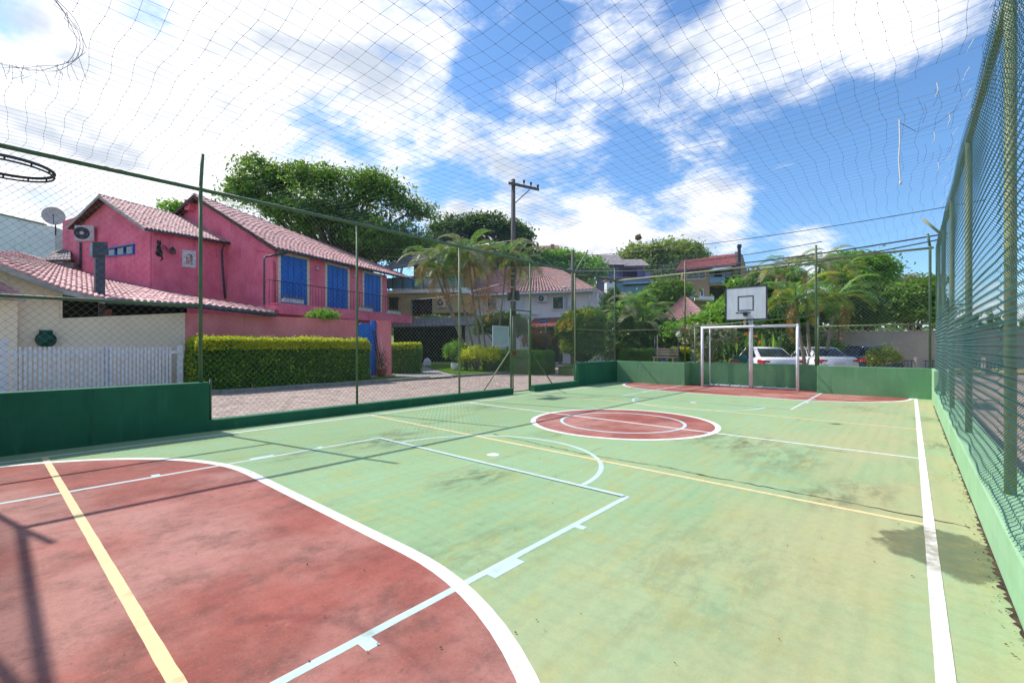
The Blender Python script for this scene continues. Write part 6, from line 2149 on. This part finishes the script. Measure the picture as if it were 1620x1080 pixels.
# ------------------------------------------------------------------ parked cars
def car(label, centre, heading, paint, L=4.35, Wd=1.72, hatch=False, H=1.45, name='parked_car'):
    """heading: unit vector of the nose; body lofted from cross sections along the length"""
    h = nrm(heading)
    s_ = np.cross(UP, h) * -1.0       # to the right of the car
    c = thing(name, label, 'car', centre, 'parked cars')
    P3 = lambda x, y, z: np.asarray(centre) + h * x + s_ * y + UP * z

    def loft(secs, close=True):
        """secs: list of (x, [(half width, z) ... from sill to top])"""
        V, Fc = [], []
        K = len(secs[0][1]) * 2
        for x, pr in secs:
            V += [P3(x, w_, z) for w_, z in pr] + [P3(x, -w_, z) for w_, z in pr[::-1]]
        for i in range(len(secs) - 1):
            for k in range(K):
                a, b = i * K + k, i * K + (k + 1) % K
                Fc.append((a, b, b + K, a + K))
        Fc.append(tuple(range(K))[::-1])
        Fc.append(tuple(range((len(secs) - 1) * K, len(secs) * K)))
        return MB().add(V, Fc)

    hw_ = Wd / 2
    x0 = -L / 2
    body = loft([(x0, [(hw_ * .80, .36), (hw_ * .86, .55), (hw_ * .84, .86), (hw_ * .70, .93)]), (x0 + .12, [(hw_ * .93, .28), (hw_ * .98, .55), (hw_ * .93, .90), (hw_ * .76, .99)]),
                 (x0 + .55, [(hw_ * .97, .24), (hw_, .58), (hw_ * .95, .93), (hw_ * .80, 1.02)]), (0, [(hw_ * .97, .22), (hw_, .58), (hw_ * .96, .90), (hw_ * .82, .98)]),
                 (L * .18, [(hw_ * .97, .22), (hw_, .58), (hw_ * .95, .88), (hw_ * .80, .95)]), (L * .40, [(hw_ * .94, .24), (hw_ * .97, .52), (hw_ * .86, .76), (hw_ * .6, .84)]), (L * .5, [(hw_ * .72, .3), (hw_ * .78, .5), (hw_ * .66, .64), (hw_ * .4, .68)])])
    bo = obj('body', body, paint, c, True)
    if not hatch:
        cab = [(x0 + .66, .99, .80), (x0 + 1.45, H - .05, .64), (x0 + 1.95, H, .65), (.15, H, .66), (.55, H - .04, .66), (L * .27, .95, .78)]
    else:
        cab = [(x0 + .18, .98, .80), (x0 + .58, H - .06, .68), (x0 + 1.1, H, .68), (.1, H, .68), (.5, H - .04, .67), (L * .27, .95, .78)]
    roofm = MB()
    V, Fc = [], []
    for x, z, w_ in cab:
        V += [P3(x, hw_ * w_ / .8 * .8, z), P3(x, -hw_ * w_ / .8 * .8, z)]
    # roof skin
    sk = MB().add([P3(x, sgn * hw_ * w_, z) for x, z, w_ in cab[1:5] for sgn in (1, -1)] + [P3(x, sgn * hw_ * w_, z - .05) for x, z, w_ in cab[1:5] for sgn in (1, -1)],
                  [(2 * i, 2 * i + 1, 2 * i + 3, 2 * i + 2) for i in range(3)] + [(8 + 2 * i + 2, 8 + 2 * i + 3, 8 + 2 * i + 1, 8 + 2 * i) for i in range(3)] + [(2 * i + 2, 8 + 2 * i + 2, 8 + 2 * i, 2 * i) for i in range(3)] + [(2 * i + 1, 8 + 2 * i + 1, 8 + 2 * i + 3, 2 * i + 3) for i in range(3)] + [(0, 8, 9, 1), (7, 15, 14, 6)])
    obj('roof', sk, paint, c, True)
    for sgn, nm in ((1, 0), (-1, 0)):
        q = lambda x, z, w_, o_=0: P3(x, sgn * (hw_ * w_ + o_), z)
        rc, rt, ft_, fc_ = cab[0], cab[1], cab[4], cab[5]
        # pillars and side glass
        side = [q(rc[0], .97, .80), q(fc_[0], .94, .80), q(ft_[0], ft_[1] - .04, .665), q(rt[0] + .1, rt[1] - .03, .665)]
        nrm_ = s_ * sgn * .012
        g = MB().add([lerp(side[0], side[1], .14) + nrm_, lerp(side[0], side[1], .93) + nrm_, lerp(side[3], side[2], .97) + nrm_, lerp(side[3], side[2], .08) + nrm_], [(0, 1, 2, 3)])
        sd = MB().prism(side, -s_ * sgn * .03)
        obj('side_frame', sd, paint, c)
        wn = obj('side_window', MB().prism([lerp(side[0], side[1], .15) + nrm_ + UP * .03, lerp(side[0], side[1], .92) + nrm_ + UP * .03, lerp(side[3], side[2], .96) + nrm_ - UP * .03, lerp(side[3], side[2], .10) + nrm_ - UP * .03], -s_ * sgn * .01), M['car_glass'], c)
        pl_ = MB()
        for f in (.46, .26 if not hatch else .2):
            a, b = lerp(side[0], side[1], f), lerp(side[3], side[2], f)
            pl_.prism([a + nrm_ * 1.3 - h * .03, a + nrm_ * 1.3 + h * .03, b + nrm_ * 1.3 + h * .03, b + nrm_ * 1.3 - h * .03], s_ * sgn * .008)
        obj('pillar', pl_, paint, wn)
        obj('door_handle', MB().cbox(P3(-.25, sgn * (hw_ + .0), .80), h * .09, s_ * .025, UP * .018).cbox(P3(-1.15 if not hatch else -1.05, sgn * (hw_ * .985), .82), h * .09, s_ * .025, UP * .018), paint, c)
        obj('wing_mirror', MB().blob(P3(L * .2, sgn * (hw_ + .09), .98), A(.09, .09, .075), 10, 7).rod(P3(L * .2, sgn * hw_ * .9, .93), P3(L * .2, sgn * (hw_ + .06), .96), .025, 6), M['dark_steel'], c, True)
        tl = [P3(x0 + .10, sgn * hw_ * .64, .74), P3(x0 + .10, sgn * hw_ * .88, .74), P3(x0 + .36, sgn * hw_ * .985, .80), P3(x0 + .33, sgn * hw_ * .965, .90), P3(x0 + .07, sgn * hw_ * .84, .88), P3(x0 + .07, sgn * hw_ * .63, .86)]
        cen = np.mean(tl, axis=0)
        tl = [cen + (p - cen) * 1.3 - h * .03 + s_ * sgn * .025 for p in tl]
        obj('tail_light', MB().add([p - h * .03 for p in tl] + [p + h * .05 - s_ * sgn * .05 for p in tl], [(0, 1, 4, 5), (1, 2, 3, 4), (5, 4, 10, 11), (4, 3, 9, 10), (1, 0, 6, 7), (2, 1, 7, 8), (3, 2, 8, 9), (0, 5, 11, 6)]), M['tail_red'], c)
        obj('headlight', MB().blob(P3(L * .45, sgn * hw_ * .68, .64), A(.12, .12, .07), 10, 6), M['glass_blue'], c, True)
        for wx in (x0 + .82, L * .5 - .86):
            wc = P3(wx, sgn * hw_ * .90, .31)
            wl = obj('wheel', MB().lathe(wc - s_ * sgn * .10, [(.22, 0), (.30, .01), (.31, .05), (.31, .15), (.30, .19), (.22, .2)], 22, s_ * sgn), M['tyre'], c, True)
            obj('rim', MB().lathe(wc + s_ * sgn * .085, [(.20, 0), (.19, .02), (.05, .03)], 16, s_ * sgn), M['ac'], wl)
    rc, rt = cab[0], cab[1]
    rw = [P3(rc[0] + .07, hw_ * .72, rc[1] + .05), P3(rc[0] + .07, -hw_ * .72, rc[1] + .05), P3(rt[0] - .04, -hw_ * .60, rt[1] - .03), P3(rt[0] - .04, hw_ * .60, rt[1] - .03)]
    up_ = nrm(np.cross(rw[1] - rw[0], rw[3] - rw[0]))
    up_ = up_ if up_[2] > 0 else -up_
    rf = [P3(rc[0], hw_ * .80, rc[1] - .02), P3(rc[0], -hw_ * .80, rc[1] - .02), P3(rt[0], -hw_ * .66, rt[1] - .01), P3(rt[0], hw_ * .66, rt[1] - .01)]
    obj('rear_frame', MB().prism(rf, -up_ * .03), paint, c)
    obj('rear_window', MB().prism([p + up_ * .012 for p in rw], -up_ * .01), M['car_glass'], c)
    ft_, fc_ = cab[4], cab[5]
    wf = [P3(fc_[0], hw_ * .76, fc_[1]), P3(fc_[0], -hw_ * .76, fc_[1]), P3(ft_[0], -hw_ * .65, ft_[1]), P3(ft_[0], hw_ * .65, ft_[1])]
    obj('windscreen', MB().prism(wf, UP * .01), M['car_glass'], c)
    obj('bumper', loft([(x0 - .05, [(hw_ * .80, .3), (hw_ * .86, .5)]), (x0 + .06, [(hw_ * .90, .28), (hw_ * .95, .54)])]), paint, c)
    obj('number_plate', MB().cbox(P3(x0 - .03, 0, .70), h * .012, s_ * .22, UP * .06), M['ac'], c)
    return c


def cam2w(r, f):
    return A(r * CS - f * SN, r * SN + f * CS, 0)


car('white sedan parked behind the goal, its tail to the court', Gd(1206, 21.2), cam2w(math.sin(math.radians(8)), math.cos(math.radians(8))), M['car_white'])
car('second white saloon, parked behind the palm trunks', Gd(1290, 22.4), cam2w(math.sin(math.radians(9)), math.cos(math.radians(9))), M['car_white'], L=4.4)
car('dark blue hatchback half hidden behind the second white saloon', Gd(1366, 23.2), cam2w(math.sin(math.radians(14)), math.cos(math.radians(14))), M['car_navy'], hatch=True, L=4.0, H=1.5)
car('distant white car beyond the boundary wall', Gd(1408, 60, .55), cam2w(-1, .1), M['car_white'])
car('white car parked across the street on the right, seen through the teal mesh', A(8.3, 16.5, -.06), A(-.1, 1, 0), M['car_white'])
car('dark car farther along the street on the right', A(8.6, 26, -.06), A(.0, 1, 0), M['car_navy'], hatch=True)


# ------------------------------------------------------------------ utility poles and cables
up0 = Gd(812, 28.4)
upole = thing('utility_pole', 'tall wooden utility pole with a crossarm, behind the gate', 'utility pole', up0)
zt_ = C(812, 284, 28.4)[2]
obj('pole', MB().tubes([[up0 - UP * .2, up0 + UP * zt_ * .5, up0 + UP * zt_]], [.19, .155, .125], 14), M['pole_wood'], upole, True)
xa, xb = C(804.5, 289.5, 28.2), C(853, 300, 28.2)
xd = nrm(xb - xa)
obj('crossarm', MB().cbox((xa + xb) / 2, xd * np.linalg.norm(xb - xa) / 2, nrm(np.cross(xd, UP)) * .05, nrm(np.cross(nrm(np.cross(xd, UP)), xd)) * .075), M['pole_wood'], upole)
obj('crossarm_brace', MB().rod(C(814, 322, 28.2), C(838, 300, 28.15), .03, 6), M['pole_wood'], upole)
for px, py in ((829, 289), (840, 292), (851, 296)):
    obj('insulator', MB().lathe(C(px, py + 3, 28.2), [(.03, 0), (.03, .1), (.07, .11), (.06, .18), (.08, .19), (.05, .27), (.02, .28)], 10), M['dark_steel'], upole, True)
for z in (.36, .43, .5):
    obj('steel_band', MB().lathe(up0 + UP * zt_ * z, [(.17, 0), (.175, .02), (.175, .06), (.17, .08)], 14), M['ac'], upole)
tb = up0 + UP * C(812, 470, 28.4)[2]
obj('junction_box', MB().lathe(tb + A(.24, .1, -.2), [(.12, 0), (.15, .05), (.15, .5), (.1, .6)], 12).lathe(tb + A(-.26, -.1, -.2), [(.10, 0), (.12, .05), (.12, .4), (.08, .5)], 12), M['dark_steel'], upole, True)
obj('lamp_bracket', MB().rod(C(812, 408, 28.3), C(833, 385, 28.3), .025, 6).rod(C(790, 440, 28.2), C(833, 441, 28.2), .02, 6), M['ac'], upole)
up1 = Gd(906, 32.5)
upole2 = thing('utility_pole', 'second shorter wooden pole right of the pale house window', 'utility pole', up1)
zt2 = C(906, 397, 32.5)[2]
obj('pole', MB().tubes([[up1 - UP * .2, up1 + UP * zt2]], [.16, .12], 12), M['pole_wood'], upole2, True)
obj('street_light_arm', MB().rod(C(905, 455, 32.4), C(896, 456, 32.0), .03, 6).blob(C(893, 455, 31.8), A(.16, .16, .09), 10, 6), M['ac'], upole2)


def cable(label, a, b, sag, r=.014, n=24, m='black_cable'):
    t_ = np.linspace(0, 1, n)
    P_ = a + (b - a) * t_[:, None]
    P_[:, 2] -= sag * 4 * t_ * (1 - t_)
    return tag(obj('overhead_cable', MB().tubes([P_], r, 5), M[m], None), label, 'cable', 'overhead cables')


far_r = [C(1640, 318, 16), C(1640, 345, 15), C(1640, 372, 15)]
cable('upper cable from the tall pole crossing the sky to the right', C(829, 287, 28.2), C(1700, 60, 20), .6, .006, m='ac')
cable('middle cable from the tall pole crossing the sky to the right', C(840, 290, 28.2), C(1700, 85, 20), .6, .006, m='ac')
cable('lower cable from the crossarm of the tall pole to the right', C(851, 294, 28.2), C(1700, 110, 20), .6, .006, m='ac')
cable('blue grey cable rising to the right over the brick house', C(906, 405, 32.5), C(1560, 316, 17), .35, .016)
cable('thick bundled cable passing over the palms to the right', C(906, 428, 32.5), C(1500, 369, 17), .5, .03)
cable('second bundled cable just below the thick one', C(906, 434, 32.5), C(1500, 376, 17), .75, .026)
cable('pale cable between the two poles', C(812, 440, 28.4), C(906, 423, 32.5), .2, .02, m='ac')
cable('lower pale cable between the two poles', C(812, 452, 28.4), C(906, 441, 32.5), .3, .018, m='ac')
cable('cable from the short pole passing before the lilac house', C(906, 424, 32.5), C(1300, 382, 22), .4, .018)
cable('cable from the short pole dipping before the purple windows', C(906, 441, 32.5), C(1300, 398, 22), .7, .018)
cable('upper cable running from the tall pole to the left', C(812, 380, 28.4), C(560, 388, 46), .5, .014, m='ac')
cable('middle cable running from the tall pole to the left', C(812, 392, 28.4), C(560, 398, 46), .6, .014, m='ac')
cable('service cable from the tall pole to the ochre house', C(812, 442, 28.4), C(640, 474, 34), .3, .014, m='ac')

# ------------------------------------------------------------------ beyond the right hand fence
for i, (l, x, y, bl, lm, nc) in enumerate((
        ('roadside tree seen through the far part of the teal mesh', 13, 40, ((0, 0, 5, 3.4, 4.2), (2, 3, 6, 3, 4)), 'leaf', 420),
        ('dark tree across the right hand street', 14, 27, ((0, 0, 4.6, 3.2, 3.4), (1.5, 2.5, 5.6, 2.6, 2.8)), 'leaf_dark', 420),
        ('leafy tree above the white car across the street', 14, 18, ((0, 0, 4.2, 2.8, 3), (1, 2, 5.2, 2.2, 2.6)), 'leaf', 380),
        ('bright green bush at the kerb across the street', 12, 12, ((0, 0, 1.5, 1.6, 1.5), (.5, 1.5, 1.4, 1.4, 1.3)), 'leaf_bright', 260),
        ('bushy tree nearest the camera across the street', 14.5, 10, ((0, 0, 4, 2.6, 3), (.8, 1.5, 5, 2.2, 2.4)), 'leaf', 360))):
    b_ = A(x, y, -.1)
    tree('tree', l, 'tree', b_, [(b_ + A(a, c, z), r, r, rz) for a, c, z, r, rz in bl], nc, 24, .26, .32, lm, 'bark', .16, 9, 'trees across the right hand street')
palm('palm', 'tall lone palm across the right hand street', A(13, 21.5, -.1), A(12.8, 21.2, 6.6), 12, 2.0, ['frond', 'frond'], .6, .13, 'palms across the street')
kerb('pale kerb across the right hand street', [(9.5, 5), (9.5, 30)])
struct('verge', MB().sheet([(9.64, -20), (40, -20), (40, 60), (9.64, 60)], .03), M['soil'])
bs_ = thing('notice_board', 'weathered brown board on a post seen through the teal mesh', 'sign', A(9.9, 18.8, 0))
obj('post', MB().rod(A(9.9, 18.8, 0), A(9.9, 18.8, 3.6), .05, 8), M['rust'], bs_)
obj('board', MB().cbox(A(9.85, 18.8, 2.9), A(.02, 0, 0), A(0, .22, 0), UP * .75), M['terracotta'], bs_)
lpw = thing('boundary_wall', 'grey boundary wall across the right hand street', 'wall', A(16.5, 22, 0))
obj('wall_panel', MB().box(16.4, 16.6, 4, 45, 0, 2.2), M['grey_wall'], lpw)
# trees closing the horizon so the land does not end in an empty line: nobody could count them
pts, nn_ = [], 1500
for k in range(nn_):
    ang = rng.uniform(-.95, 1.15)
    d = rng.uniform(95, 190)
    p = cam2w(math.sin(ang), math.cos(ang)) * d
    pts.append([p[0], p[1], hill_h(p[0], p[1]) + rng.uniform(0, 5.5)])
pts = np.repeat(np.array(pts), 14, 0) + rng.normal(0, 1.6, (nn_ * 14, 3))
o = obj('distant_wood', MB().leaves(pts, 1.6, np.tile(UP, (len(pts), 1)), .8, .6), M['leaf_dark'], None, kind='stuff')
tag(o, 'far off woods along the horizon', 'woods')
